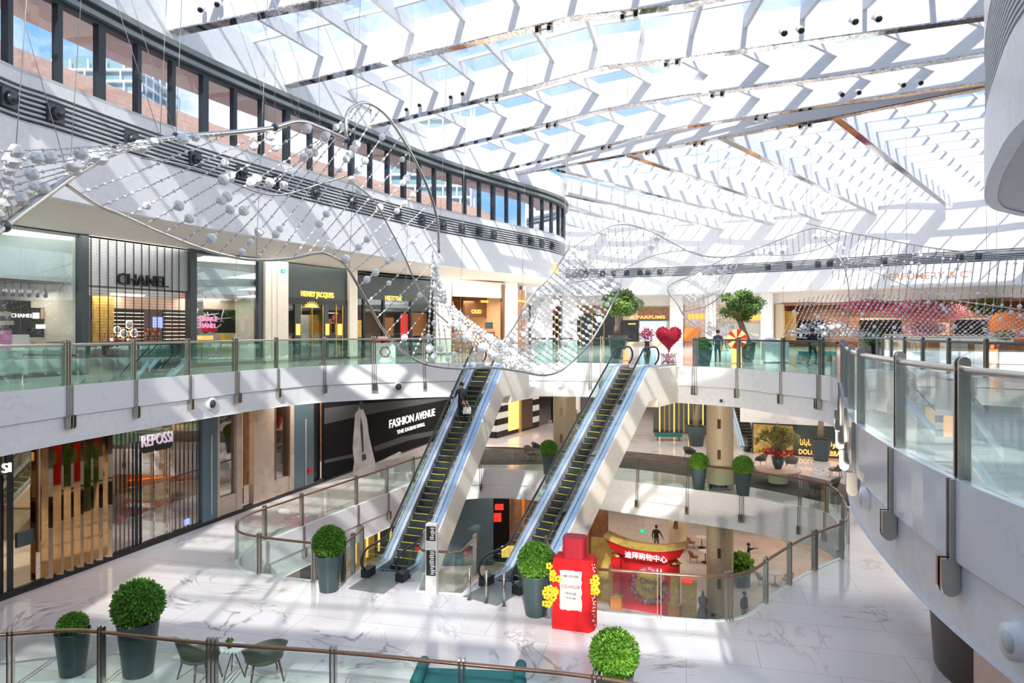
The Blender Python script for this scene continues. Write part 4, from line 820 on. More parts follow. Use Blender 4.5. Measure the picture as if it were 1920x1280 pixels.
poly_on(lf, [(604, 765), (660, 758), (730, 752), (840, 745), (840, 748), (730, 768), (660, 782), (604, 795)], 'greyprint', w, .14, 'printed_sky')
poly_on(lf, [(604, 862), (650, 852), (662, 849), (662, 856), (604, 868)], 'greyprint', w, .14, 'printed_streak'); poly_on(lf, [(695, 838), (750, 818), (846, 800), (846, 808), (760, 826), (700, 846)], 'greyprint', w, .14, 'printed_streak'); poly_on(lf, [(700, 868), (745, 846), (750, 848), (700, 878)], 'print', w, .15, 'printed_streak')
poly_on(lf, [(668, 768), (672, 752), (677, 768), (684, 785), (687, 812), (692, 835), (700, 868), (702, 884), (655, 900), (660, 865), (657, 840), (660, 800), (662, 775)], 'print', w, .147, 'dress_figure')
poly_on(lf, [(672, 780), (676, 800), (678, 845), (675, 850), (671, 800)], 'greyprint2', w, .155, 'dress_fold'); poly_on(lf, [(674, 852), (681, 850), (683, 860), (675, 864)], 'greyprint2', w, .155, 'dress_fold'); poly_on(lf, [(669, 756), (673, 750), (677, 756), (675, 768), (670, 766)], 'greyprint2', w, .155, 'figure_hair')
lf.txt('FASHION AVENUE', 'signwhite', w, 725, lf.zy(728, 802), .78, .16, xs=1.12); lf.txt('THE DUBAI MALL', 'signwhite', w, 740, lf.zy(742, 813), .36, .16, xs=1.55)
# ---- far part of the middle level
g = Fr((-4.9, 54.2), (-1.2, 53.1), Z1); w = g.root('storefront', 'black and white striped wall seen behind the left escalator', 'shop front', 880)
def stripes(fr, a, b, w):
    mb = MB(); n = 10
    for k in range(n): fr.box(mb, fr.u(a), fr.u(b), 0, .1, Z1+k*.489, Z1+(k+1)*.489, k % 2)
    mb.build('striped_wall', ['black', 'paper'], w)
stripes(g, 846, 930, w); g.part('warm_window', 'shelfwarm', w, 852, 866, 760, 795, d0=.1, d1=.13)
g = Fr((-1.2, 53.1), (3.8, 62.1), Z1); w = g.root('storefront', 'striped shop front with amber lit window and glass bay beside the tan column', 'shop front', 985)
stripes(g, 930, 1009, w); g.part('amber_window', 'shelfwarm', w, 951, 973, 748, 805, d0=.1, d1=.14); g.part('amber_window', 'bronze', w, 974, 996, 748, 802, d0=.1, d1=.14); g.zpart('frame', 'goldmat', w, 970, 974, Z1, T, .1, .2); g.zpart('glass_bay', 'bronzeglass', w, 1009, 1037, Z1+.3, T, 0, .05); g.zpart('glass_back', 'sand', w, 1009, 1037, Z1, T, -.6, -.5); g.zpart('end_post', 'black', w, 1035, 1038, Z1, T, 0, .2)
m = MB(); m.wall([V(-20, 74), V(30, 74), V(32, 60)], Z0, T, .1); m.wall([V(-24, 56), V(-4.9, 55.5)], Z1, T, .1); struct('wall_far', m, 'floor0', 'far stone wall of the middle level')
g = Fr((9.5, 56.5), (17.2, 54.5), Z1); w = g.root('storefront', 'green and gold ribbed shop front behind the lounge carpet', 'shop front', 1275); g.zpart('backing', 'green2' if False else 'henry', w, 1225, 1345, Z1, T, -.1, 0)
for k in range(12): x = 1236+k*9; g.zpart('gold_rib', 'goldlit2' if False else ('goldmat' if k % 3 else 'goldlit'), w, x, x+2.2, Z1+.1, T-.6, 0, .12)
g = Fr((16.8, 46.6), (24, 43.6), Z1); w = g.root('shop_hoarding', 'dark green hoarding with amber Arabic and Latin shop lettering', 'hoarding', 1500)
g.zpart('board', 'henry', w, 1410, 1600, Z1, Z1+2.1, 0, .1); g.part('ochre_panel', 'goldmat', w, 1413, 1487, 796, 856, d0=.1, d1=.13); g.zpart('white_bulkhead', 'white', w, 1388, 1600, Z1+2.1, T, -.1, .2)
g.txt('DOLCE&GABBANA', 'neonorange', w, 1497, g.zy(1500, 850), .46, .14, xs=.78)
g.txt('\ufe8e\ufee7\ufe8e\ufe91\ufe8e\ufecf \u062f\ufee7\ufe8d \ufeaa\ufec0\ufed6\ufedf\ufeed\ufeaa'[:0]+'\ufe8e\ufee7\ufe8e\ufe91\ufe8e\ufecf \ufe8a\ufeb8\ufe98\ufedf\ufeed\u062f', 'neonorange', w, 1499, g.zy(1500, 833), .56, .14, xs=.80)
escalator('escalator', 'distant small escalator behind the lounge, right of the tan column', (16.9, 47.6), (17.6, 57.6), Z1, 0, .9, .6, 1.0)
# columns
def column(x, y, r, z0, z1, lab, m='column'):
    t = thing('round_column', lab, 'column', (x, y, z0)); MB().lathe([(r, z0-z0+.3), (r, z1-z0)], (0, 0, 0), 40).build('shaft', m, t, True); MB().lathe([(r+.02, 0), (r+.02, .3)], (0, 0, 0), 40).build('base_ring', 'chrome', t, True)
    for zz in (1.9, 3.5):
        if z1-z0 > 4.5: MB().box((-r*.35, -r*.95, zz), (.16, .1, .5)).build('wall_lamp', 'bronze', t, True)
    return t
mat('columnlow', (.62, .66, .50), .3)
column(11.05, 36.3, .69, Z1, -1.76, 'tan round column with bronze lamps between two boxwood pots'); column(3.2, 41.6, .69, Z1, -1.76, 'tan round column between the two escalators')
column(11.05, 36.3, .69, Z0, Z1-1.76, 'sunlit cream column on the lowest level beside the red gate'); column(11.4, 47, .62, Z0, Z1-1.76, 'tan column behind the red gate roof'); column(3.2, 41.6, .69, Z0, Z1-1.76, 'column on the lowest level behind the right escalator')
column(5.1, 54, .3, Z1, -1.76, 'slim white column behind the right escalator', 'white')
# carpets
for lab, pts, z, mt in (('brown lounge carpet behind the round tan columns', [(-3.5, 43), (4, 42.6), (9, 40.2), (13.6, 35.6), (16.2, 32.6), (18.5, 36), (14, 43), (6, 48), (-3, 48)], Z1, 'carpet'),):
    pts = sm(pts, 4, True); t = MB().prism([(p.x, p.y) for p in pts], z+.002, z+.014); tag(t.build('carpet', mt), lab, 'carpet')
# ---- lowest level
m = MB(); q = Fr((-17, 27), (-6.5, 52), Z0); w = q.root('storefront', 'dark lower level shop front seen under the left middle floor edge', 'shop front', 600)
q.zpart('panel', 'tanmarble', w, 470, 560, Z0, Z0+5, 0, .1); q.zpart('panel', 'black', w, 560, 600, Z0, Z0+5, 0, .1); q.zpart('panel', 'cream', w, 600, 630, Z0, Z0+5, 0, .1); q.zpart('panel', 'goldmat', w, 630, 700, Z0, Z0+5, 0, .1); q.zpart('panel', 'henry', w, 700, 790, Z0, Z0+5, 0, .1)
for k in range(6): x = 640+k*22; q.zpart('warm_strip', 'goldlit', w, x, x+3, Z0+.3, Z0+4.6, .1, .15)
q = Fr((-4.5, 44), (6, 44.5), Z0); w = q.root('storefront', 'bronze lower level shop front glowing orange behind the escalators', 'shop front', 980)
q.zpart('dark_pier', 'bluegray', w, 830, 925, Z0, Z0+5, 0, .2); q.zpart('opening', 'matblack', w, 925, 965, Z0, Z0+4.6, -.5, -.4); q.part('red_shelf_light', 'redlit', w, 926, 940, 962, 978, d0=-.35, d1=-.3); q.part('red_shelf_light', 'redlit', w, 928, 944, 945, 956, d0=-.35, d1=-.3)
q.zpart('bronze_wall', 'wood', w, 955, 1140, Z0, Z0+5, 0, .1)
for k in range(8): x = 958+k*20; q.zpart('bronze_fin', 'amber' if k % 2 else 'bronze', w, x, x+5, Z0+.1, Z0+4.9, .1, .3)
q.part('warm_display', 'goldlit', w, 940, 965, 1020, 1040, d0=.3, d1=.5)
q = Fr((19.5, 51), (24, 40), Z0); w = q.root('cafe_counter', 'orange lit cafe counter with hanging lamps on the lowest level', 'counter', 1410)
q.box(MB(), 0, 1, 0, 1, 0, 1); m = MB(); q.box(m, -1, q.L, 0, .8, Z0, Z0+1.1); m.build('counter_body', 'peach', w); m = MB(); q.box(m, -1, q.L, -1.2, -1.1, Z0+1.0, Z0+3.6); m.build('back_shelf', 'amber', w)
for k in range(3): m = MB(); q.box(m, -1, q.L, -1.1, -.8, Z0+1.4+k*.75, Z0+1.45+k*.75); m.build('shelf', 'orangelit', w)
for k in range(14): p = q.P(k*.8, -.95, Z0+1.46+(k % 3)*.75); MB().tube([p, p+V(0, 0, .3)], .1, 8).build('jar', ['gold', 'red', 'olive'][k % 3], w)
for k in range(5):
    p = q.P(k*2+.5, .3, Z0+3.2); t = thing('pendant_lamp', 'glowing pendant lamp over the lowest level cafe counter', 'lamp', p, 0, 'pendant lamps over the cafe counter'); MB().ball((0, 0, 0), .14).build('globe', 'goldlit', t, True); MB().tube([(0, 0, .1), (0, 0, 1.7)], .012, 4).build('cord', 'black', t, True)
# dark round wall at lower right under the near gallery
m = MB(); m.lathe([(2.42, Z1), (2.5, Z1+1.2), (2.53, Z1+2.6), (2.46, Z1+4.88)], (0, 0, 0), 48); t = thing('curved_pier', 'dark brown curved pier under the near gallery at the lower right', 'pillar', (12.9, 16.3, 0)); m.build('drum_wall', 'darkbrown', t, True)
g = Fr((11.2, 15.0), (8.6, 8.0), Z1); g.n = -g.n; w = thing('storefront', 'warm lit glass shop front at the lower right corner below the near fascia', 'shop front', (10, 12, Z1))
m = MB(); g.box(m, 0, 8, -.9, -.85, Z1, T); m.build('warm_back', 'peach', w); m = MB()
for k in range(9): g.box(m, k*.9, k*.9+.07, 0, .06, Z1, T)
m.build('mullions', 'chrome', w)
m = MB()
for k in range(26): a = R.uniform(.2, 7.5); z = R.uniform(Z1+.2, Z1+3.5); m.tube([g.P(a, -.5, z), g.P(a+.25, -.4, z+.9)], .04, 5)
m.build('display_twigs', 'goldmat', w)
# ------------------------------------------------------------ area lights added under the soffits and in shops to brighten them
for x, y, sx, sy, e in ((-16.5, 26, 3, 14, 260), (-11.5, 40, 3, 14, 240), (-2, 49, 8, 4, 220), (-3, 42, 8, 6, 200), (8, 52, 14, 14, 900), (22, 56, 14, 12, 800), (14, 64, 14, 8, 500)): alight((x, y, 5.45), sx, e*1.6, sy=sy)
for px, dd, e in ((70, 2.2, 90), (250, 1.3, 110), (425, 1.5, 90), (592, 1.2, 50), (740, 1.5, 60)):
    p = s2(px); alight((p.x-dd*.8, p.y+dd*.4, 3.3 if px < 500 else 3.1), 2.0, e*.9, (1, .85, .7))
p = s2(893); alight((p.x-1.2, p.y+1.2, 4.0), 2.5, 260, (1, .6, .3))
for px in (1520, 1620, 1720, 1820): p = fr.P(0, 0, 0); q = sf(px); alight((q.x+1.2, q.y+1.6, 4.1), 3, 200, (1, .75, .55))
for x, y, sx, sy, e in ((-15, 28, 2.5, 12, 260), (-10.5, 40, 3, 14, 320), (-5, 50, 6, 6, 260), (2, 50, 10, 10, 260), (12, 46, 12, 12, 330), (20, 40, 10, 12, 300), (14, 24, 5, 12, 50), (9, 60, 16, 10, 250)): alight((x, y, -1.8), sx, e*1.5, (1, .92, .84), sy=sy)
for x, y, sx, sy, e in ((-8, 40, 5, 16, 350), (2, 43, 8, 3, 200), (8, 50, 12, 12, 700), (18, 42, 10, 14, 600), (0, 30, 8, 8, 0)):
    if e: alight((x, y, Z1-1.8), sx, e*.75, (1, .85, .7), sy=sy)

for (x, y, z), tgt, e in (((4, 16, 11.4), (-12, 20, 4), 1500), ((6, 24, 11.4), (-10, 32, 4), 1500), ((9, 30, 11.4), (-3, 44, 4), 1200), ((-6, 26, 11.4), (7, 12, -1), 900), ((6, 10, 11.4), (-14, 14, 0), 1200)):
    l = alight((x, y, z), 3.0, e*.11, (1, .95, .88)); l.rotation_euler = (V(*tgt)-V(x, y, z)).to_track_quat('-Z', 'Y').to_euler()  # fill added below the girders to lift the walls and gallery edges

for (x, y, z), tgt, e in (((0.5, .3, -2.0), (9, 38, -5.0), 210), ((-6.0, .3, -2.0), (4, 42, -5), 60), ((-12.6, 22, -2.0), (8, 36, -10), 60)):
    l = alight((x, y, z), .5, e, (1, .88, .72)); l.rotation_euler = (V(*tgt)-V(x, y, z)).to_track_quat('-Z', 'Y').to_euler(); l.data.spread = .55  # fill added under the gallery edges for the far columns; no lamp hangs there
# ------------------------------------------------------------ planters and plants
def leaf_ball(r, n, sz, m='green', inner=.78, rz=1.0):
    mb = MB(); mb.ball((0, 0, 0), r*.80, 14, 10, 0, (1, 1, rz))
    for i in range(n):
        u = V(R.gauss(0, 1), R.gauss(0, 1), R.gauss(0, 1)).normalized(); q = inner+(1.03-inner)*R.random(); p = V(u.x*r*q, u.y*r*q, u.z*r*q*rz)
        a = (u+V(R.gauss(0, .55), R.gauss(0, .55), R.gauss(0, .55))).normalized()*sz*R.uniform(.7, 1.3); b = a.cross(u+V(.1, .2, .3)).normalized()*sz*.28
        mb.add([p-b*.4, p+a*.5-b, p+a, p+a*.5+b], [(0, 1, 2, 3)])
    return mb
def pot_mb(rt, rb, h):
    return MB().lathe([(rb, 0), (rb*1.02, .02), (rt*.985, h-.03), (rt, h), (rt*.93, h), (rt*.90, h-.10)], (0, 0, 0), 32)
pl = thing('potted_boxwood', 'boxwood ball in a tapered grey pot left of the left escalator', 'potted plant', at(617, 1106, Z1), 0, 'boxwood balls in tapered pots')
pot_mb(.44, .30, 1.18).build('pot', 'pot', pl, True); MB().lathe([(.001, 1.08), (.40, 1.08)], (0, 0, 0), 24).build('soil', 'soil', pl, True)
o = leaf_ball(.50, 4600, .085).build('foliage', 'green', pl, True); o.location = (0, 0, 1.18+.36)
o = MB().tube([(0, 0, 1.0), (0, 0, 1.5)], .04, 6).build('stem', 'trunk', pl, True)
def box(px, py, z, lab, sc=1.0): return dup(pl, at(px, py, z), R.uniform(0, 6), 'boxwood ball in a tapered grey pot '+lab, scale=sc)
box(1005, 1151, Z1, 'left of the red bottle display', 1.02); box(259, 1262, Z1, 'taller one of the pair behind the foreground balustrade', 1.1)
d = box(136, 1262, Z1, 'small sparse one at the lower left corner', .9); [setattr(c, 'scale', (.72, .72, .6)) for c in kids(d) if c.name.startswith('foliage')]; [setattr(c, 'location', (0, 0, 1.32)) for c in kids(d) if c.name.startswith('foliage')]
box(1152, 1355, Z1, 'in the foreground right of the teal sofa', .96)
box(1310, 917, Z1, 'left of the tan round column', .93); box(1393, 928, Z1, 'right of the tan round column', .97); box(1029, 888, Z1, 'left of the middle column between the escalators', .95); box(1092, 872, Z1, 'half hidden behind the right escalator', .9)
# square pots on the upper level
sq = thing('potted_shrub', 'low green shrub in a square dark pot behind the upper balustrade', 'potted plant', (9.35, 33.4, 0), .1)
MB().hexa([(-.24, -.24, 0), (.24, -.24, 0), (.24, .24, 0), (-.24, .24, 0), (-.34, -.34, .82), (.34, -.34, .82), (.34, .34, .82), (-.34, .34, .82)]).build('pot', 'pot', sq, True)
o = leaf_ball(.36, 1300, .09).build('foliage', 'green', sq, True); o.location = (0, 0, 1.0)
q = thing('potted_boxwood', 'round dark boxwood in a black tub seen above the near right handrail', 'potted plant', (22.4, 42.2, 0)); MB().hexa([(-.34, -.34, 0), (.34, -.34, 0), (.34, .34, 0), (-.34, .34, 0), (-.42, -.42, .8), (.42, -.42, .8), (.42, .42, .8), (-.42, .42, .8)]).build('pot', 'black', q, True); o = leaf_ball(.52, 1500, .09).build('foliage', 'darkgreen' if 'darkgreen' in MATS else 'green', q, True); o.location = (0, 0, 1.2)
# trees
def tree(x, y, z, lab, pr, ph, trunk, crown, leafmat, sz=.16, nl=5000, cat='tree', name='olive_tree'):
    t = thing(name, lab, cat, (x, y, z)); pot_mb(pr, pr*.66, ph).build('pot', 'pot', t, True); MB().lathe([(.001, ph-.1), (pr*.9, ph-.1)], (0, 0, 0), 24).build('soil', 'soil', t, True)
    m = MB(); tx = V(0, 0, ph-.1); top = V(*trunk[-1]); m.tube([tx]+[V(*p) for p in trunk], [.22, .17, .15, .12][:len(trunk)+1], 10)
    cz = V(*crown[0]); rr = crown[1]
    for k in range(9):
        a = k*.7+R.random(); e = cz+V(math.cos(a)*rr[0]*.6, math.sin(a)*rr[0]*.6, rr[1]*R.uniform(-.3, .6)); m.tube([top, top.lerp(e, .5)+V(0, 0, .15), e], [.09, .05, .02], 6)
    m.build('trunk', 'trunk', t, True); m = MB()
    for k in range(26):
        u = V(R.gauss(0, 1), R.gauss(0, 1), R.gauss(0, .8)).normalized(); c = cz+V(u.x*rr[0]*R.uniform(.4, .85), u.y*rr[0]*.7, u.z*rr[1]*R.uniform(.4, .85)); q_ = R.uniform(.22, .38); blob_leaves(c, rr[0]*q_, rr[0]*q_, rr[1]*q_, nl//26, sz, m, .2)
    m.build('foliage', leafmat, t, True); return t
tree(6.55, 42.3, 0, 'rounded olive tree in a huge dark pot, left one of two on the upper level', .60, 1.42, [(-.05, .05, 1.9), (.1, 0, 2.6), (.02, 0, 3.0)], ((0.25, 0, 3.35), (1.25, 1.0)), 'olive', .15, 5600)
tree(12.75, 36.9, 0, 'open crowned olive tree in a dark pot beside the orange prize wheel', .42, 1.1, [(-.25, 0, 1.7), (-.45, 0, 2.3)], ((-.45, 0, 3.15), (1.2, 1.0)), 'olive', .14, 4800)
tree(13.4, 49.6, Z1, 'small palm like tree in a dark pot behind the right escalator', .72, 1.45, [(0, 0, 2.2), (.1, 0, 3.2), (.05, 0, 3.9)], ((0, 0, 4.15), (1.3, .45)), 'green', .22, 1600, name='indoor_tree')
tree(19.9, 44.0, Z1, 'bare trunk tree in a tall dark pot before the amber shop lettering', .66, 1.4, [(0, 0, 2.3), (.05, 0, 3.2), (.3, 0, 3.9)], ((.2, 0, 4.5), (1.0, .3)), 'olive', .2, 260, name='indoor_tree')
def bouquet(x, y, z, lab, vasecol, s=1.0):
    t = thing('flower_arrangement', lab, 'flowers', (x, y, z)); MB().lathe([(.16*s, 0), (.28*s, .28*s), (.36*s, .68*s), (.33*s, .68*s), (.2*s, .3*s)], (0, 0, 0), 24).build('vase', vasecol, t, True)
    m = MB(); st = MB()
    for k in range(130):
        a = R.uniform(0, 2*PI); r = R.uniform(.1, 1.25)*s; h = (.9+1.25*math.sqrt(max(0, 1-(r/1.35/s)**2))*R.uniform(.55, 1))*s+.2; e = V(math.cos(a)*r, math.sin(a)*r, h); st.tube([(0, 0, .6*s), V(e.x*.45, e.y*.45, .6*s+(e.z-.6*s)*.6), e], .012, 4, cap=False); blob_leaves(e, .15*s, .15*s, .20*s, 14, .12, m, .2)
    m.build('blossoms', 'yellowleaf', t, True); st.build('branches', 'trunk', t, True); m = MB(); blob_leaves((0, 0, .95*s), .95*s, .95*s, .14*s, 260, .14, m, .55); m.build('red_skirt', 'red', t, True); return t
tb = thing('round_table', 'large round pale table carrying the big flower arrangement', 'table', (14.65, 37.6, Z1)); MB().lathe([(1.18, .68), (1.2, .72), (1.18, .76)], (0, 0, 0), 48).build('tabletop', 'peach', tb, True); MB().lathe([(.5, 0), (.5, .68)], (0, 0, 0), 32).build('pedestal', 'columnlow', tb, True)
bouquet(14.65, 37.6, Z1+.76, 'large yellow green flower arrangement with red skirt on the round table', 'pot', .98)
tb = thing('round_table', 'round table carrying the red flower vase behind the right escalator', 'table', (5.0, 45.5, Z1)); MB().lathe([(1.0, .66), (1.02, .7), (1.0, .73)], (0, 0, 0), 40).build('tabletop', 'peach', tb, True); MB().lathe([(.42, 0), (.42, .66)], (0, 0, 0), 32).build('pedestal', 'sand', tb, True)
bouquet(5.0, 45.5, Z1+.73, 'dark reddish flower arrangement in a red vase beside the middle column', 'red', .95)
# ------------------------------------------------------------ lounge furniture
def chair(loc, rz, lab, fab='grayfab', sc=1.0):
    t = thing('tub_chair', lab, 'chair', loc, rz); m = MB(); k = 16; P = []
    for i in range(k+1):
        a = PI*1.08*(i/k)-PI*.04; ca, sa = math.cos(a), math.sin(a); h = .58+.24*max(0, math.sin(a))**1.2; P.append((V(ca*.30, sa*.27, .40), V(ca*.38, sa*.36+.04, h), V(ca*.34, sa*.32+.03, h), V(ca*.25, sa*.22, .42)))
    vs = [q for p in P for q in p]; fs = []
    for i in range(k):
        a = 4*i; b = a+4; fs += [(a, b, b+1, a+1), (a+1, b+1, b+2, a+2), (a+2, b+2, b+3, a+3), (a+3, b+3, b, a)]
    fs += [(0, 1, 2, 3), (4*k+3, 4*k+2, 4*k+1, 4*k)]; m.add(vs, fs, 0, True); m.build('backrest', fab, t, True)
    m = MB().lathe([(.27, .34), (.31, .37), (.31, .43), (.26, .46)], (0, -.03, 0), 20); m.build('seat', fab, t, True)
    for sx, sy in ((-1, -1), (1, -1), (-1, 1), (1, 1)): MB().tube([(sx*.2, sy*.18-.02, .36), (sx*.27, sy*.25-.02, 0)], [.02, .013], 6).build('leg', 'bronze', t, True)
    t.scale = (sc,)*3; return t
c = chair((-7.55, 16.45, Z1), 2.5, 'olive green tub chair left of the small table in the foreground', 'olivefab', 1.42); chair((-5.95, 16.4, Z1), -2.6, 'olive green tub chair right of the small table in the foreground', 'olivefab', 1.42)
t = thing('side_table', 'small round marble topped table between the two foreground tub chairs', 'table', (-6.78, 16.6, Z1)); MB().lathe([(.30, .66), (.31, .68), (.30, .70)], (0, 0, 0), 28).build('tabletop', 'paper', t, True)
for a in range(3): MB().tube([(0, 0, .66), (.27*math.cos(a*2.1), .27*math.sin(a*2.1), 0)], .016, 6).build('leg', 'bronze', t, True)
t = thing('table_plant', 'tiny dark plant in a pot on the small foreground table', 'potted plant', (-6.85, 16.55, Z1+.70)); MB().lathe([(.05, 0), (.06, .09)], (0, 0, 0), 12).build('pot', 'black', t, True); o = leaf_ball(.07, 120, .05).build('foliage', 'green', t, True); o.location = (0, 0, .14)
chair(at(1294, 862, Z1), 2.4, 'grey tub chair on the carpet edge left of the boxwood pots', 'grayfab', 1.15); chair(at(1440, 882, Z1)+V(0, 1.2, 0), 3.6, 'dark tub chair behind the left side of the round flower table', 'grayfab', 1.1); chair(at(1491, 884, Z1)+V(0, .6, 0), 2.8, 'dark tub chair behind the right side of the round flower table', 'grayfab', 1.1); chair(at(1568, 895, Z1), -2.2, 'dark tub chair near the curved end of the balustrade, further one', 'grayfab', 1.15); chair(at(1531, 935, Z1)+V(.2, .4, 0), 2.2, 'dark tub chair seen through the curved balustrade glass', 'grayfab', 1.15); chair(at(1560, 925, Z1), -1.9, 'dark tub chair facing another one behind the curved balustrade glass', 'grayfab', 1.1); chair(at(994, 862, Z1), .6, 'grey tub chair left of the middle column', 'grayfab', 1.1); chair(at(1008, 852, Z1), 2.4, 'second grey tub chair left of the middle column', 'grayfab', 1.1)
s = thing('sofa', 'long teal sofa with roll bolsters at the bottom edge', 'sofa', (-.95, 15.25, Z1), -.08); MB().box((0, 0, .28), (2.5, .95, .36)).build('base', 'teal', s, True); MB().box((0, 0, .52), (2.35, .9, .16)).build('seat_cushion', 'teal', s, True)
MB().tube([(-1.12, -.45, .72), (-1.12, .5, .72)], .13, 16).build('bolster', 'teal', s, True); MB().tube([(1.12, -.45, .72), (1.12, .5, .72)], .13, 16).build('bolster', 'teal', s, True)
for sx in (-1.1, 1.1):
    for sy in (-.4, .4): MB().tube([(sx, sy, .12), (sx, sy, 0)], .03, 8).build('leg', 'bronze', s, True)
s = thing('bench', 'teal upholstered bench before the green and gold shop front', 'bench', (11.9, 52.0, Z1), -.1); MB().box((0, 0, .42), (2.0, .8, .22)).build('seat', 'teal', s, True); [MB().box((sx, 0, .15), (.08, .6, .3)).build('leg', 'bronze', s, True) for sx in (-.8, .8)]
s = thing('bench', 'dark teal bench behind the walking man on the upper level', 'bench', (17.2, 38.5, 0), 0); MB().box((0, 0, .42), (1.8, .7, .24)).build('seat', 'teal', s, True); [MB().box((sx, 0, .15), (.08, .5, .3)).build('leg', 'bronze', s, True) for sx in (-.7, .7)]
# ------------------------------------------------------------ displays
b = thing('bottle_display', 'oversized red perfume bottle display with white label and yellow orchids', 'display', (1.78, 19.35, Z1), -.30)
w2 = .58; m = MB()
prof = [(-w2, -.32), (w2-.12, -.32), (w2, -.12), (w2, .3), (-w2, .3)]
k = len(prof); H0 = 2.0
vs = [(x, y, 0) for x, y in prof]+[(x, y, H0-.18) for x, y in prof]+[(x*.93, y*.93, H0) for x, y in prof]
fs = [tuple(range(k-1, -1, -1)), tuple(range(2*k, 3*k))]
for r in (0, 1): fs += [(r*k+i, r*k+(i+1) % k, (r+1)*k+(i+1) % k, (r+1)*k+i) for i in range(k)]
m.add(vs, fs); m.build('bottle_body', 'redfelt', b, True)
MB().prism([(.32*math.copysign(abs(math.cos(a_*PI/12))**.45, math.cos(a_*PI/12)), .27*math.copysign(abs(math.sin(a_*PI/12))**.45, math.sin(a_*PI/12))) for a_ in range(24)], H0-.02, H0+.56).build('bottle_cap', 'crimson', b, True)
mat('labelpaper', (.60, .60, .60), .9)
m = MB(); pts = []
for i in range(44):
    t_ = i/44*4; e = R.uniform(-.018, .018)
    x, z = ((-.36+.62*t_, .58) if t_ < 1 else (.26, .58+1.1*(t_-1)) if t_ < 2 else (.26-.62*(t_-2), 1.68) if t_ < 3 else (-.36, 1.68-1.1*(t_-3))); pts.append((x+e, z+e))
k = len(pts); m.add([(x, -.335, z) for x, z in pts]+[(x, -.315, z) for x, z in pts], [tuple(range(k))]+[((i+1) % k, i, k+i, k+(i+1) % k) for i in range(k)]); m.build('label', 'labelpaper', b, True)
def btext(s, x, z, size, mt, xs=1):
    o = text(s, 'lettering', mt, None, (0, 0, 0), (1, 0, 0), (0, 0, 1), size, .003, 'CENTER', xs); o.parent = b; o.location = (x, -.342, z); return o
mat('inkred', (.35, .08, .06), .6); mat('inkgray', (.09, .08, .07), .6)
btext('AMORVERI', -.05, 1.50, .10, 'inkgray'); btext('AQUAFLOR', -.05, 1.20, .13, 'inkred', .8); btext('FIRENZE', -.05, 1.02, .09, 'inkgray'); btext('PROFUMI', -.05, .90, .07, 'inkgray')
m = MB()
for k in range(24):
    sd_ = k < 17; x = (-.62+R.gauss(0, .12) if sd_ else .66+R.gauss(0, .05)); z = R.choice([1.75, 1.55, 1.35, 1.1, .8])+R.gauss(0, .12) if sd_ else R.uniform(1.1, 1.6)
    c = V(x, -.40+R.gauss(0, .05), z)
    for a in range(5): e = c+V(.065*math.cos(a*1.257), -.02, .065*math.sin(a*1.257)); m.ball(e, .046, 6, 4, 0, (1, .35, 1))
m.build('yellow_orchids', 'yellow', b, True)
m = MB()
for k in range(40): m.ball((.60+R.uniform(-.06, .04), -.25, R.uniform(.2, 1.9)), .022, 5, 3)
m.build('petal_dots', 'peach', b, True)
p = at(810, 1113, Z1); t = thing('directory_pillar', 'slim white directory pillar with black panels between the escalators', 'sign', p, -.2)
MB().box((0, 0, 1.12), (.36, .22, 2.24)).build('pillar_body', 'paper', t, True)
for z0, z1, mt in ((1.72, 2.18, 'black'), (.62, 1.42, 'black'), (1.46, 1.68, 'slat')):
    MB().box((0, -.115, (z0+z1)/2), (.31, .012, z1-z0)).build('panel', mt, t, True)
m = MB()
for k in range(26):
    z = .68+k*.058
    if 1.40 < z < 1.74: continue
    m.box((.04+R.uniform(-.01, .03), -.125, z), (R.uniform(.08, .15), .004, .018))
m.build('floor_listing', 'signwhite', t, True)
for k, px in enumerate((880, 912, 945)):
    p = at(px, (1124, 1130, 1136)[k], Z1)
    if k == 0: bo = thing('bollard', 'polished steel bollard at the foot of the right escalator', 'bollard', p, 0, 'steel bollards before the right escalator'); MB().tube([(0, 0, .01), (0, 0, 1.0)], .045, 16).build('post', 'steel', bo, True); MB().lathe([(.085, 0), (.085, .015)], (0, 0, 0), 20).build('base_plate', 'steel', bo, True)
    else: dup(bo, p)
dup(bo, V(.55, 22.0, Z1)); 
# red heart of flowers
t = thing('heart_display', 'large red flower heart on a stand above the right escalator landing', 'display', (8.0, 34.9, 0), -.1)
m = MB(); n = 28; P = []
for i in range(n):
    a = 2*PI*i/n; P.append((16*math.sin(a)**3/17*.68, (13*math.cos(a)-5*math.cos(2*a)-2*math.cos(3*a)-math.cos(4*a))/17*.74+1.40))
for dy, s_ in ((-.2, .78), (-.12, 1), (.12, 1), (.2, .78)): m.v += [V(x*s_, dy, 1.40+(z-1.40)*s_) for x, z in P]
fs = [tuple(range(n)), tuple(range(4*n-1, 3*n-1, -1))]+[(r*n+(i+1) % n, r*n+i, (r+1)*n+i, (r+1)*n+(i+1) % n) for r in range(3) for i in range(n)]
m.f += fs; m.m += [0]*len(fs); m.sm += [True]*len(fs)
for i in range(500):
    x, z = P[i % n]; s_ = R.random()**.5; m.ball((x*s_, -.2+R.uniform(-.02, .03), 1.40+(z-1.4)*s_), .045, 5, 3)
m.build('rose_heart', 'crimson', t, True); MB().tube([(0, 0, 0), (0, 0, .8)], .03, 8).build('stand', 'steel', t, True); MB().lathe([(.4, 0), (.4, .03)], (0, 0, 0), 24).build('stand_base', 'steel', t, True)
m = MB()
for k in range(26): m.tube([(R.uniform(-.4, .4), R.uniform(-.1, .1), .05), (R.uniform(-.5, .5), R.uniform(-.1, .1), .55)], .02, 5)
m.build('feathered_base', 'blush', t, True)
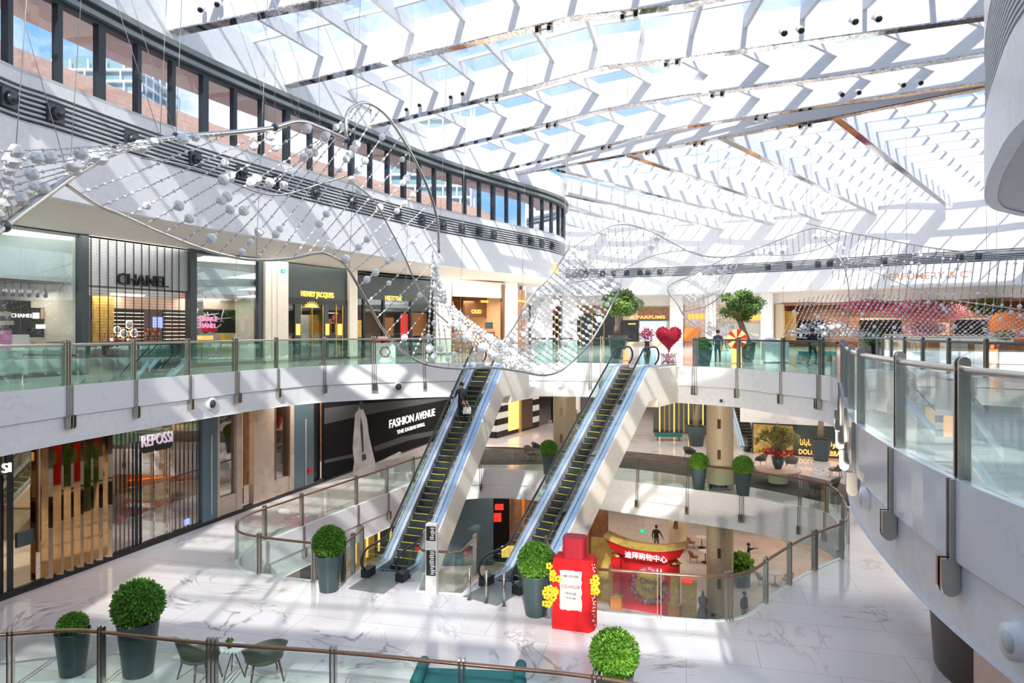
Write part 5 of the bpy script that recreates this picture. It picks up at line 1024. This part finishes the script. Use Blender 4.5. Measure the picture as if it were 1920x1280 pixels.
t = thing('flower_vase', 'dark vase with deep red roses left of the red heart', 'flowers', (7.3, 36.9, 0)); MB().lathe([(.12, 0), (.2, .5), (.12, 1.0), (.16, 1.15)], (0, 0, 0), 16).build('vase', 'black', t, True); m = MB(); blob_leaves((0, 0, 1.5), .42, .42, .42, 320, .1, m, .2); m.build('roses', 'crimson', t, True)
t = thing('prize_wheel', 'orange and red segmented prize wheel on a stand beside the man in black', 'game wheel', (11.75, 35.7, 0), -.25)
m = MB(); mm = ['red', 'yellow', 'redlit', 'amber']
for k in range(12):
    a0, a1 = 2*PI*k/12, 2*PI*(k+1)/12; c = (0, -.03, 1.28); r = .50
    m.add([(0, -.04, 1.28), (r*math.cos(a0), -.04, 1.28+r*math.sin(a0)), (r*math.cos((a0+a1)/2), -.04, 1.28+r*math.sin((a0+a1)/2)), (r*math.cos(a1), -.04, 1.28+r*math.sin(a1))], [(0, 1, 2, 3)], k % 2)
m.build('segments', ['redlit2' if 'redlit2' in MATS else 'red', 'neonorange'], t, True); MB().tube([(0, 0, 1.28), (0, -.03, 1.28)], .52, 32).build('wheel_disc', 'amber', t, True); MB().tube([(0, -.06, 1.28), (0, -.02, 1.28)], .08, 16).build('hub', 'red', t, True); MB().box((0, .05, .55), (.5, .12, 1.1)).build('stand', 'neonorange', t, True); MB().box((0, .05, .02), (.7, .4, .04)).build('stand_base', 'amber', t, True)
t = thing('plinth', 'plain white display plinth left of the walking man', 'plinth', (14.1, 36.6, 0), 0); MB().box((0, 0, .62), (1.25, .6, 1.12)).build('body', 'white', t, True); MB().box((0, 0, .03), (1.15, .5, .06)).build('shadow_gap_base', 'black', t, True); MB().box((-.2, 0, 1.25), (.45, .3, .14)).build('top_block', 'white', t, True)
for k, (px, py) in enumerate(((43, 717), (146, 720), (-30, 716))):
    p = at(px, py, 0)
    if k == 0: qp = thing('queue_post', 'silver belt barrier post behind the left end of the upper balustrade', 'barrier post', p, 0, 'belt barrier posts'); MB().lathe([(.17, 0), (.17, .02), (.03, .05), (.03, .95), (.04, .95), (.04, 1.0)], (0, 0, 0), 16).build('post', 'steel', qp, True)
    else: dup(qp, p)
t = thing('barrier_belt', 'dark belt stretched between the silver barrier posts', 'belt'); a, b_ = at(43, 717, 0), at(146, 720, 0); MB().hexa([a+V(0, -.02, .9), b_+V(0, -.02, .9), b_+V(0, .02, .9), a+V(0, .02, .9), a+V(0, -.02, .96), b_+V(0, -.02, .96), b_+V(0, .02, .96), a+V(0, .02, .96)]).build('belt', 'black', t)
# ------------------------------------------------------------ lowest level: red gate
mat('cloudred0', (.42, .02, .04), .6)
g = thing('red_gate', 'red lunar new year gate with curved roof beam and gold medallion wall', 'gate', (7.2, 36.7, Z0), -.42)
MB().box((0, .05, 1.45), (2.6, .12, 2.9)).build('red_wall', 'red', g, True)
m = MB(); m.tube([(.15, -.04, 1.45), (.15, -.02, 1.45)], 1.05, 40); m.build('ring_panel', 'cloudred0', g, True); m = MB(); m.tube([(.15, -.06, 1.45), (.15, -.03, 1.45)], .72, 40); m.build('gold_medallion', 'goldmat', g, True)
mat('cloudred', (.5, .12, .15), .6); m = MB()
for k in range(60):
    a = R.uniform(0, 2*PI); r = R.uniform(.78, .98); m.tube([(.15+r*math.cos(a)+.06*math.cos(q_*PI/4), -.045, 1.45+r*math.sin(a)+.06*math.sin(q_*PI/4)) for q_ in range(8)], .012, 4, closed=True)
m.build('cloud_scrolls', 'slat', g, True)
for s_, z_, sz_ in (('China', 1.55, .42), ('No 7', 1.15, .34)):
    o = text(s_, 'lettering', 'inkgray', None, (0, 0, 0), (1, 0, 0), (0, 0, 1), sz_, .004, 'CENTER'); o.parent = g; o.location = (.15, -.07, z_)
for sx in (-1.55, 1.55):
    m = MB().box((sx, 0, 1.4), (.42, .42, 2.8)); m.build('gate_post', 'red' if sx < 0 else 'goldmat', g, True); MB().lathe([(.05, .25), (.36, .05), (.38, 0)], (sx, 0, 2.85), 4).build('lantern_roof', 'gold', g, True); MB().box((sx, -.25, 2.55), (.5, .5, .5)).build('lantern', 'red', g, True)
    MB().box((sx, -.1, .35), (.6, .6, .7)).build('plinth_box', 'amber', g, True); MB().lathe([(.05, .2), (.42, .02), (.44, 0)], (sx, -.1, .7), 4).build('plinth_roof', 'goldmat', g, True)
m = MB(); n = 14
def roofz(u): return 2.85+.42*abs(u)**2.2
for a in range(n):
    u0, u1 = -1+2*a/n, -1+2*(a+1)/n; x0, x1 = u0*2.15, u1*2.15
    m.hexa([(x0*.86, -.35, roofz(u0)), (x1*.86, -.35, roofz(u1)), (x1*.86, .35, roofz(u1)), (x0*.86, .35, roofz(u0)), (x0, -.5, roofz(u0)+.62), (x1, -.5, roofz(u1)+.62), (x1, .5, roofz(u1)+.62), (x0, .5, roofz(u0)+.62)])
m.build('curved_roof_beam', 'redfelt', g, True); m = MB()
for a in range(n):
    u0, u1 = -1+2*a/n, -1+2*(a+1)/n; x0, x1 = u0*2.2, u1*2.2; m.hexa([(x0, -.56, roofz(u0)+.60), (x1, -.56, roofz(u1)+.60), (x1, .56, roofz(u1)+.60), (x0, .56, roofz(u0)+.60), (x0, -.56, roofz(u0)+.72), (x1, -.56, roofz(u1)+.72), (x1, .56, roofz(u1)+.72), (x0, .56, roofz(u0)+.72)])
m.build('gold_roof_edge', 'goldmat', g, True)
o = text('\u8fea\u62dc\u8d2d\u7269\u4e2d\u5fc3', 'lettering', 'signwhite', None, (0, 0, 0), (1, 0, 0), (0, 0, 1), .38, .02, 'CENTER'); o.parent = g; o.location = (.1, -.50, 2.98)
t = thing('gold_screen', 'gold mosaic screen left of the red gate', 'screen', (5.1, 38.2, Z0), -.3); MB().box((0, 0, 1.75), (1.35, .2, 3.5)).build('screen_panel', 'goldmat', t, True)
t = thing('gold_screen', 'gold mosaic pillar with coral coloured cap right of the red gate', 'screen', (9.35, 36.0, Z0), -.3); MB().box((0, 0, .95), (.75, .4, 1.9)).build('screen_panel', 'goldmat', t, True); MB().box((-.1, -.05, 1.95), (.5, .4, .12)).build('coral_cap', 'redlit', t, True)
t = thing('dress_form', 'dark green dress form statue beside the sunlit lowest column', 'statue', (9.95, 35.6, Z0)); MB().lathe([(.34, 0), (.26, .5), (.16, .75), (.24, .95), (.26, 1.15), (.08, 1.3), (.05, 1.5), (.0, 1.62)], (0, 0, 0), 20).build('torso', 'pot', t, True)
t = thing('exit_sign', 'hanging green exit sign on the lowest level left of the walking person', 'sign', at(1206, 1160, Z0)*1.0); p = V((1206-960)/F*48, 48, EYE-(995-HY)*48/F); t.location = p; MB().box((0, 0, 0), (.42, .06, .25)).build('plate', 'exitgreen', t, True); MB().tube([(0, 0, .12), (0, 0, 2.6)], .012, 4).build('hanging_rod', 'steel', t, True); MB().box((-.08, -.035, 0), (.14, .01, .05)).build('arrow', 'signwhite', t, True)
def cafe(x, y, lab, i):
    t = thing('cafe_table', 'small cafe table '+lab, 'table', (x, y, Z0)); MB().lathe([(.42, .72), (.43, .74), (.42, .76)], (0, 0, 0), 24).build('tabletop', 'sand', t, True); MB().tube([(0, 0, .03), (0, 0, .72)], .03, 8).build('pole', 'black', t, True); MB().lathe([(.25, 0), (.25, .03)], (0, 0, 0), 20).build('foot', 'black', t, True)
    chair((x-.75, y+.1, Z0), 1.4, 'brown cafe chair on the left of the table '+lab, 'wood', .95); chair((x+.75, y, Z0), -1.4, 'brown cafe chair on the right of the table '+lab, 'wood', .95)
cafe(12.6, 44.5, 'behind the red gate roof, nearer', 0); cafe(13.2, 47.5, 'behind the red gate roof, further', 1); cafe(15.6, 40.5, 'right of the sunlit lowest column', 2)
t = thing('planter_bed', 'bright green fern clump right of the sunlit lowest column', 'potted plant', (13.6, 40.5, Z0)); MB().box((0, 0, .4), (.8, .8, .8)).build('planter', 'gunmetal', t, True); m = MB(); blob_leaves((0, 0, 1.2), .7, .7, .7, 900, .25, m, .1, up=1.0); m.build('fern_leaves', 'green', t, True)
t = thing('torch_sculpture', 'amber torch like wall lamp on the tan lowest column', 'lamp', (10.95, 46.2, Z0+2.2)); MB().lathe([(.02, 0), (.12, .4), (.16, .8), (.1, 1.1), (.0, 1.4)], (0, 0, 0), 12).build('amber_glass', 'goldlit', t, True); MB().tube([(0, 0, -.5), (.1, 0, .1)], .05, 6).build('holder', 'black', t, True)
# ------------------------------------------------------------ people
def person(lab, loc, rz, J, H=1.75, top='cloth', bottom='trouser', extra=None, hair='short'):
    """J: joint name -> point (metres, facing -Y, feet at z 0)"""
    t = thing('person', lab, 'person', loc, rz)
    bones = [('pelvis', 'waist'), ('waist', 'chest'), ('chest', 'neck'), ('neck', 'headb'), ('headb', 'headm'), ('headm', 'headt')]
    for s in 'lr': bones += [('pelvis', 'hip'+s), ('hip'+s, 'knee'+s), ('knee'+s, 'ank'+s), ('ank'+s, 'toe'+s), ('chest', 'sh'+s), ('sh'+s, 'elb'+s), ('elb'+s, 'wri'+s), ('wri'+s, 'palm'+s)]
    rad = dict(pelvis=(.17, .12), waist=(.145, .105), chest=(.18, .12), neck=(.06, .06), headb=(.075, .085), headm=(.085, .10), headt=(.06, .07), hip=(.095, .10), knee=(.06, .06), ank=(.04, .045), toe=(.04, .03), sh=(.065, .065), elb=(.045, .045), wri=(.03, .028), palm=(.04, .022))
    names = list(J); idx = {n: i for i, n in enumerate(names)}; vs = [V(*J[n])*(H/1.75) for n in names]; es = [(idx[a], idx[b]) for a, b in bones]
    # five fingers per hand
    fr_ = {}
    for s in 'lr':
        p = vs[idx['palm'+s]]; w = vs[idx['wri'+s]]; d = (p-w).normalized(); sd2 = d.orthogonal().normalized()
        sd2 = d.cross(V(1, 0, 0)).normalized() if abs(d.x) < .9 else V(0, 1, 0)
        for f_ in range(5):
            o_ = sd2*(f_-1.5)*.021 if f_ < 4 else sd2*-.045; L_ = (.075, .085, .08, .062, .05)[f_]; base = p if f_ < 4 else w.lerp(p, .55)
            a = len(vs); vs.append(base+o_+d*.02); vs.append(base+o_*1.1+d*(.02+L_*.55)+V(0, -.006, 0)); vs.append(base+o_*1.1+d*(.02+L_)+V(0, -.02, -.004)); es += [(idx['palm'+s] if f_ < 4 else idx['wri'+s], a), (a, a+1), (a+1, a+2)]
            for q_ in range(3): fr_[a+q_] = .0095-.001*q_
    me = bpy.data.meshes.new('body'); me.from_pydata([tuple(v) for v in vs], es, []); o = bpy.data.objects.new('body', me); COL.objects.link(o)
    md = o.modifiers.new('skin', 'SKIN'); sb = o.modifiers.new('sub', 'SUBSURF'); sb.levels = sb.render_levels = 1
    for i, sv in enumerate(me.skin_vertices[0].data):
        if i in fr_: sv.radius = (fr_[i],)*2
        else: n = names[i]; k = n if n in rad else n[:-1]; r = rad[k]; sv.radius = (r[0]*H/1.75, r[1]*H/1.75)
        sv.use_root = (i == idx['pelvis'])
    bpy.context.view_layer.update(); m2 = bpy.data.meshes.new_from_object(o.evaluated_get(bpy.context.evaluated_depsgraph_get())); bpy.data.objects.remove(o)
    for k in ('skin', bottom, top, 'black'): m2.materials.append(MATS[k])
    S = H/1.75; waist = J['pelvis'][2]*S+.04; nk = V(*J['neck'])*S
    for pg in m2.polygons:
        c = pg.center; pg.use_smooth = True; mi = 2 if c.z > waist else 1
        if (c-nk).length < .0 or (c.z > nk.z+.03 and (V(c.x, c.y, 0)-V(nk.x, nk.y, 0)).length < .25): mi = 0
        for s in 'lr':
            w = V(*J['wri'+s])*S; e = V(*J['elb'+s])*S; p = V(*J['palm'+s])*S; ax = (p-w).normalized()
            if (c-w).dot(ax) > -.015 and (c-p).length < .19: mi = 0
            if (c-V(*J['ank'+s])*S).length < .30 and c.z < J['ank'+s][2]*S+.02: mi = 3
            # sleeves below the waist line stay the colour of the top
            q0, q1 = V(*J['sh'+s])*S, e
            for A_, B_ in ((q0, e), (e, w)):
                ab = B_-A_; tt = max(0, min(1, (c-A_).dot(ab)/ab.length_squared))
                if (c-A_-ab*tt).length < .075 and mi == 1: mi = 2
        pg.material_index = mi
    bo_ = bpy.data.objects.new('body', m2); COL.objects.link(bo_); bo_.parent = t
    hd = V(*J['headm'])*S; face = V(0, -1, 0); m = MB()
    m.ball(hd+V(0, .02, .045), .112*S, 14, 9, 0, (.92, 1.02, .95)) if hair == 'short' else m.ball(hd+V(0, .035, .03), .125*S, 14, 9, 0, (.95, 1.0, 1.15))
    m.build('hair', 'hair' if hair != 'none' else 'skin', t, True) if hair != 'none' else None
    m = MB(); m.ball(hd+V(-.033, -.098, .0), .012, 8, 5); m.ball(hd+V(.033, -.098, .0), .012, 8, 5); m.build('eyes', 'black', t, True)
    m = MB(); m.ball(hd+V(0, -.108, -.03), .016, 8, 5, 0, (.8, 1, 1.4)); m.ball(hd+V(-.09, 0, -.01), .02, 6, 5, 0, (.5, 1, 1.4)); m.ball(hd+V(.09, 0, -.01), .02, 6, 5, 0, (.5, 1, 1.4)); m.build('nose_and_ears', 'skin', t, True)
    m = MB(); m.ball(hd+V(0, -.096, -.062), .02, 8, 4, 0, (1.2, .3, .35)); m.build('mouth', 'cloudred', t, True)
    return t
def stand(**k):
    J = dict(pelvis=(0, 0, .93), waist=(0, 0, 1.10), chest=(0, .01, 1.32), neck=(0, .01, 1.48), headb=(0, -.01, 1.56), headm=(0, -.015, 1.64), headt=(0, -.01, 1.71),
             hipl=(.10, 0, .88), kneel=(.11, -.01, .49), ankl=(.115, .02, .08), toel=(.13, -.12, .04), hipr=(-.10, 0, .88), kneer=(-.11, -.01, .49), ankr=(-.115, .02, .08), toer=(-.13, -.12, .04),
             shl=(.19, .01, 1.40), elbl=(.25, .03, 1.12), wril=(.24, -.03, .88), palml=(.24, -.045, .80), shr=(-.19, .01, 1.40), elbr=(-.25, .03, 1.12), wrir=(-.24, -.03, .88), palmr=(-.24, -.045, .80)); J.update(k); return J
person('man in black shirt and blue trousers, back to us, beside the orange wheel', (10.85, 36.0, 0), PI, stand(wril=(.20, -.14, .98), palml=(.17, -.21, .98)), 1.74)
person('man in dark suit walking with folded arms behind the upper balustrade', (14.6, 33.2, 0), .25, stand(kneel=(.10, -.16, .50), ankl=(.10, -.10, .12), toel=(.11, -.25, .07), kneer=(-.10, .03, .49), ankr=(-.11, .20, .09), toer=(-.12, .07, .03), wril=(.06, -.20, 1.05), palml=(-.01, -.21, 1.05), wrir=(-.06, -.21, 1.00), palmr=(.01, -.22, 1.0), elbl=(.27, 0, 1.13), elbr=(-.27, 0, 1.13)), 1.80, bottom='cloth')
# rider on the left escalator (standing on a step)
P0 = V(-4.15, 23.55, 0); P1 = V(-.95, 32.8, 0); run = (P1-P0).length; inc = run-1.6; st = 22; s_ = .8+inc*(st+.5)/33; q = P0+(P1-P0).normalized()*s_
rider = (q.x-.12, q.y, Z1+6.65*st/33)
rt = person('person in black clothes riding down the left escalator with a white bag', rider, .15, stand(kneel=(.10, -.05, .49), elbr=(-.28, .0, 1.14), wrir=(-.36, -.18, 1.08), palmr=(-.39, -.24, 1.05), wril=(.24, -.12, .92), palml=(.24, -.14, .86)), 1.68, bottom='cloth')
t = thing('handbag', 'white tote bag carried by the person on the left escalator', 'bag', (rider[0]+.25, rider[1]-.16, rider[2]+.36)); MB().hexa([(-.19, -.06, 0), (.19, -.06, 0), (.19, .06, 0), (-.19, .06, 0), (-.16, -.04, .28), (.16, -.04, .28), (.16, .04, .28), (-.16, .04, .28)]).build('bag_body', 'paper', t, True); MB().tube(sm([(-.08, -.03, .27), (-.05, -.02, .42), (.05, -.02, .42), (.08, -.03, .27)], 5), .011, 6).build('handle', 'paper', t, True)
person('man in dark shirt and khaki trousers walking away on the lowest level', (9.85, 46.6, Z0), PI-.3, stand(kneel=(.10, -.18, .50), ankl=(.10, -.12, .12), toel=(.11, -.26, .09), ankr=(-.11, .22, .1), toer=(-.12, .1, .04), elbr=(-.33, -.02, 1.14), wrir=(-.42, -.1, .92), palmr=(-.45, -.13, .85)), 1.82, bottom='khaki')
person('waiter in black reaching up at the lowest level cafe counter', (14.9, 43.0, Z0), PI/2-.4, stand(elbr=(-.26, -.18, 1.45), wrir=(-.2, -.38, 1.55), palmr=(-.18, -.45, 1.56), elbl=(.26, -.16, 1.35), wril=(.2, -.38, 1.45), palml=(.18, -.45, 1.45)), 1.72, bottom='cloth')
person('person in dark clothes seen through the balustrade beside the lowest column', (11.95, 35.1, Z0), .5, stand(), 1.68, bottom='cloth')
# ------------------------------------------------------------ suspended crystal sculptures
def w3(px, py, Y): return V((px-960)/F*Y, Y, EYE+(HY-py)*Y/F)
_bc = {}
def bead(mb, c, r, ax):
    """faceted six sided drop strung on the strand"""
    ax = ax.normalized(); e = ax.orthogonal().normalized(); g = ax.cross(e); o = []
    for h, q in ((-1, .42), (-.35, 1), (.35, 1), (1, .42)): o += [c+ax*h*r*.95+(e*math.cos(PI*j/3)+g*math.sin(PI*j/3))*r*q for j in range(6)]
    fs = [(i*6+j, i*6+(j+1) % 6, (i+1)*6+(j+1) % 6, (i+1)*6+j) for i in range(3) for j in range(6)]+[(5, 4, 3, 2, 1, 0), (18, 19, 20, 21, 22, 23)]
    mb.add(o, fs, 0)
def strand(root, a, b, step, rs, big=.12, sag=.0, nm='bead_strand', rb=None):
    a = V(*a); b = V(*b); q_ = (a.y+b.y)/2; wr = min(.022, max(.0125, .0010*(q_-6))) if q_ < 31 else (.020 if a.x > 14 else .014)
    m = MB(); L = (b-a).length; n = max(3, int(L/step)); d = (b-a)
    pt = lambda t: a+d*t-V(0, 0, sag*L*4*t*(1-t))
    for k in range(4): m.tube([pt(k/4), pt((k+1)/4)], wr, 4, 1, cap=False)
    for i in range(1, n):
        t = i/n; r = rs*R.uniform(.7, 1.2)
        if R.random() < big: r = (rb or rs*3.2)*R.uniform(.7, 1.15)
        bead(m, pt(t), r, d)
    return m.build(nm, ['bead', 'strand'], root)
def resample(pts, n):
    L = plen(pts); return [along(pts, L*i/(n-1))[0] for i in range(n)]
def ribbon(root, A, B, n, step, rs, big=.12, sag=.0, rb=None):
    A = resample(sm(A, 6), n); B = resample(sm(B, 6), n)
    for a, b in zip(A, B): strand(root, a, b, step, rs, big, sag, rb=rb)
def cables(root, pts, top=12.3, r=.006, lean=(0, 0)):
    for p in pts:
        MB().tube([p, V(p.x+lean[0]*R.uniform(-1, 1), p.y+lean[1]*R.uniform(-1, 1), top)], r, 4).build('hanging_wire', 'strand', root)
def tubep(root, pts, r, name='steel_tube', k=6): MB().tube(sm(pts, k), r, 10).build(name, 'tube', root)
r1 = thing('hanging_sculpture', 'huge twisting net of frosted crystal strands on steel tubes at the upper left', 'sculpture', w3(500, 400, 14))
def ya(x): return 9.5+max(0, x+100)*.0125       # distance of the upper tube
def yb(x): return 11+max(0, x)*.0150            # distance of the lower tube
tA = [(-60, 480), (0, 430), (60, 385), (150, 321), (240, 275), (330, 257), (430, 249), (510, 240), (560, 228), (600, 240), (650, 262)]
tA2 = [(650, 262), (648, 235), (655, 205), (685, 192), (720, 212), (750, 252), (780, 305), (805, 360), (820, 415), (823, 475)]
tB = [(120, 342), (180, 383), (225, 402), (300, 436), (375, 465), (430, 480), (480, 487), (540, 485), (600, 474), (632, 486), (655, 508), (685, 560), (720, 620), (757, 660), (800, 683), (860, 691), (920, 689), (975, 696), (1015, 703), (1052, 694), (1100, 650), (1135, 595), (1165, 535)]
tC = [(265, 296), (330, 306), (400, 326), (460, 352), (505, 365), (545, 362), (600, 345), (650, 330)]
tD = [(665, 345), (700, 375), (725, 418), (760, 485), (782, 535), (815, 582), (840, 605)]
tE = [(1067, 465), (1030, 520), (992, 560), (965, 610), (935, 650)]
W3 = lambda L_, yf: [w3(x, y, yf(x)) for x, y in L_]
tubep(r1, W3(tA, ya), .062); tubep(r1, W3(tA2, lambda x: ya(650)+(x-650)*.02), .045); tubep(r1, W3(tB, yb), .042); tubep(r1, W3(tC, lambda x: 15+x*.004), .022); tubep(r1, W3(tD, lambda x: 17.5+(x-665)*.02), .022); tubep(r1, W3(tE, lambda x: 27.5-(1067-x)*.01), .03); tubep(r1, W3([(1165, 532), (1110, 512), (1067, 465)], lambda x: 27.5), .012)
for x, y in ((330, 257), (515, 239), (650, 262), (8, 424)): p = w3(x, y, ya(x)); MB().ball(p, .10, 8, 6).build('tube_clamp', 'darksteel', r1)
up = lambda x, y: w3(x, y, ya(x) if x < 651 and y > 225 else ya(650)+(x-650)*.02)
lo = lambda x, y: w3(x, y, yb(x))
pairs = [((150, 362), (430, 250)), ((190, 386), (510, 241)), ((235, 407), (545, 232)), ((270, 422), (585, 234)), ((305, 438), (620, 248)), ((340, 453), (648, 240)), ((375, 465), (655, 215)), ((410, 475), (665, 200)), ((445, 482), (680, 194)), ((480, 487), (695, 197)), ((515, 487), (712, 206)), ((550, 483), (735, 230)), ((575, 478), (752, 256)), ((600, 475), (768, 282)), ((622, 481), (783, 312)), ((640, 493), (797, 343)), ((658, 512), (810, 378)), ((672, 537), (818, 410)), ((688, 566), (823, 445)), ((705, 597), (824, 480)), ((724, 625), (815, 520)), ((745, 650), (812, 560)), ((772, 670), (808, 590)), ((800, 684), (812, 620))]
for a, b in pairs: strand(r1, lo(*a), up(*b), .18, .036, .14, .01, rb=.125)
# left wing with the biggest crystals
for k in range(8):
    y0 = 262+k*22; a = w3(-90, y0+25, 8.6+k*.25); tx = [420, 350, 300, 260, 220, 180, 140, 100][k]; ty = [249, 256, 266, 278, 290, 306, 328, 352][k]; strand(r1, a, w3(tx, ty, ya(tx)), .27, .028, .26, .01, rb=.12)
# dense bundle falling from the ring to the low point, then the right lobe
bA = [(812, 470), (818, 520), (835, 550), (865, 580), (900, 612), (940, 640), (975, 662), (1000, 690)]; bB = [(800, 684), (830, 688), (860, 691), (890, 690), (915, 689), (945, 692), (975, 696), (1010, 702)]
A = resample(sm(W3(bA, lambda x: yb(x)+.8), 4), 17); B = resample(sm(W3(bB, yb), 4), 17)
for a, b in zip(A, B): strand(r1, a, b, .17, .045, .12, .02, rb=.12)
cA = [(810, 480), (815, 545), (850, 575), (895, 610), (930, 630)]; cB = [(860, 640), (900, 660), (940, 676), (975, 690), (1010, 702)]
A = resample(sm(W3(cA, lambda x: yb(x)+1.6), 4), 14); B = resample(sm(W3(cB, lambda x: yb(x)-.3), 4), 14)
for a, b in zip(A, B): strand(r1, a, b, .15, .050, .15, 0, rb=.12)
lA = [(1067, 465), (1045, 497), (1020, 530), (995, 556), (980, 580), (968, 605), (950, 630), (930, 650), (915, 668)]; lB = [(1165, 537), (1150, 568), (1135, 597), (1118, 625), (1100, 650), (1078, 675), (1052, 694), (1028, 702), (1000, 701)]
A = resample(sm(W3(lA, lambda x: 28.6), 4), 25); B = resample(sm(W3(lB, yb), 4), 25)
for a, b in zip(A, B): strand(r1, a, b, .19, .058, .12, .02, rb=.14)
for x, y in ((330, 257), (515, 240), (560, 228), (600, 240), (670, 196), (300, 258), (130, 335), (20, 415)):
    p = w3(x, y, ya(x)); MB().tube([p, V(p.x-.5, p.y+1.5, 12.1)], .007, 4).build('hanging_wire', 'strand', r1); MB().tube([p, V(p.x-1.6, p.y-1.0, 12.1)], .007, 4).build('hanging_wire', 'strand', r1)
for x, y in ((480, 487), (655, 508), (757, 660), (860, 691), (975, 696), (1052, 694), (1165, 535), (1067, 465), (823, 475)):
    p = w3(x, y, yb(x)); MB().tube([p, V(p.x+.3, p.y+.2, 12.1)], .008, 4).build('hanging_wire', 'strand', r1)
# second sculpture: pale saddle net beyond
r2_ = thing('hanging_sculpture', 'distant saddle shaped net of fine crystal strands above the olive trees', 'sculpture', w3(1250, 450, 36))
Y2 = lambda x: 33+(x-1060)*.016
t1 = [(1065, 470), (1110, 442), (1160, 421), (1215, 432), (1260, 455), (1310, 478), (1370, 481), (1430, 462), (1485, 440), (1530, 428), (1570, 440)]
t2 = [(1070, 530), (1130, 520), (1190, 494), (1230, 478), (1285, 470), (1325, 480), (1370, 482), (1420, 478), (1480, 478), (1530, 468), (1570, 452)]
tubep(r2_, W3(t1, Y2), .030); tubep(r2_, W3(t2, lambda x: Y2(x)+2), .026); ribbon(r2_, W3(t1, Y2), W3(t2, lambda x: Y2(x)+2), 44, .42, .05, .05, .02)
t3 = [(1385, 484), (1377, 510), (1360, 540), (1345, 560), (1320, 575), (1280, 585)]; t4 = [(1362, 482), (1310, 510), (1253, 538), (1262, 560), (1270, 590), (1290, 615)]
tubep(r2_, W3(t3, Y2), .03); tubep(r2_, W3([(1362, 482), (1310, 510), (1253, 538), (1270, 570), (1290, 600), (1350, 640)], Y2), .026)
ribbon(r2_, W3([(1385, 484), (1377, 510), (1360, 540), (1330, 556)], Y2), W3([(1300, 516), (1253, 538), (1262, 556), (1275, 575)], lambda x: Y2(x)+1), 22, .34, .05, .05, .02)
ribbon(r2_, W3([(1275, 575), (1300, 560), (1340, 560), (1365, 600), (1420, 634)], Y2), W3([(1285, 600), (1310, 625), (1340, 634), (1380, 636), (1440, 638)], lambda x: Y2(x)+1), 20, .3, .05, .1, .02)
for x, y in ((1160, 421), (1310, 478), (1370, 481), (1485, 440), (1570, 440), (1253, 538), (1350, 640)): p = w3(x, y, Y2(x)); MB().tube([p, V(p.x, p.y+.4, 11.7)], .009, 4).build('hanging_wire', 'strand', r2_)
# third sculpture: right hand slanted net
r3_ = thing('hanging_sculpture', 'long slanted net of crystal strands in front of the perfume hall at right', 'sculpture', w3(1700, 540, 34))
Y3 = lambda x: 38-(x-1480)*.018
u1 = [(1512, 419), (1575, 433), (1660, 449), (1750, 465), (1850, 474), (1990, 470)]; u2 = [(1580, 485), (1640, 510), (1700, 536), (1780, 560), (1870, 574), (1990, 590)]; u3 = [(1468, 628), (1520, 634), (1600, 634), (1700, 633), (1800, 633), (1980, 634)]
tubep(r3_, W3(u1, Y3), .03); tubep(r3_, W3(u2, lambda x: Y3(x)+.5), .022); tubep(r3_, W3(u3, lambda x: Y3(x)+1), .03); tubep(r3_, W3([(1545, 450), (1578, 490), (1591, 540), (1590, 600), (1580, 634)], Y3), .028)
ribbon(r3_, W3(u1[1:], Y3), W3([(1560, 520), (1640, 560), (1720, 580), (1800, 585), (1980, 600)], lambda x: Y3(x)+.5), 30, .42, .05, .12, .0, rb=.10)
ribbon(r3_, W3([(1500, 560), (1560, 552), (1640, 552), (1720, 560), (1800, 570), (1990, 590)], Y3), W3([(1468, 628), (1500, 634), (1560, 634), (1640, 634), (1720, 634), (1900, 634)], lambda x: Y3(x)+1), 48, .2, .042, .08, .0, rb=.10)
for k in range(10): strand(r3_, w3(1475+k*3, 625, Y3(1480)), w3(1560+k*9, 590+k*4, Y3(1560)), .3, .05, .1)
for x, y in ((1512, 419), (1660, 449), (1850, 474), (1700, 536), (1870, 574), (1520, 634), (1700, 633), (1468, 628)): p = w3(x, y, Y3(x)); MB().tube([p, V(p.x+.2, p.y+.4, 11.6)], .009, 4).build('hanging_wire', 'strand', r3_)
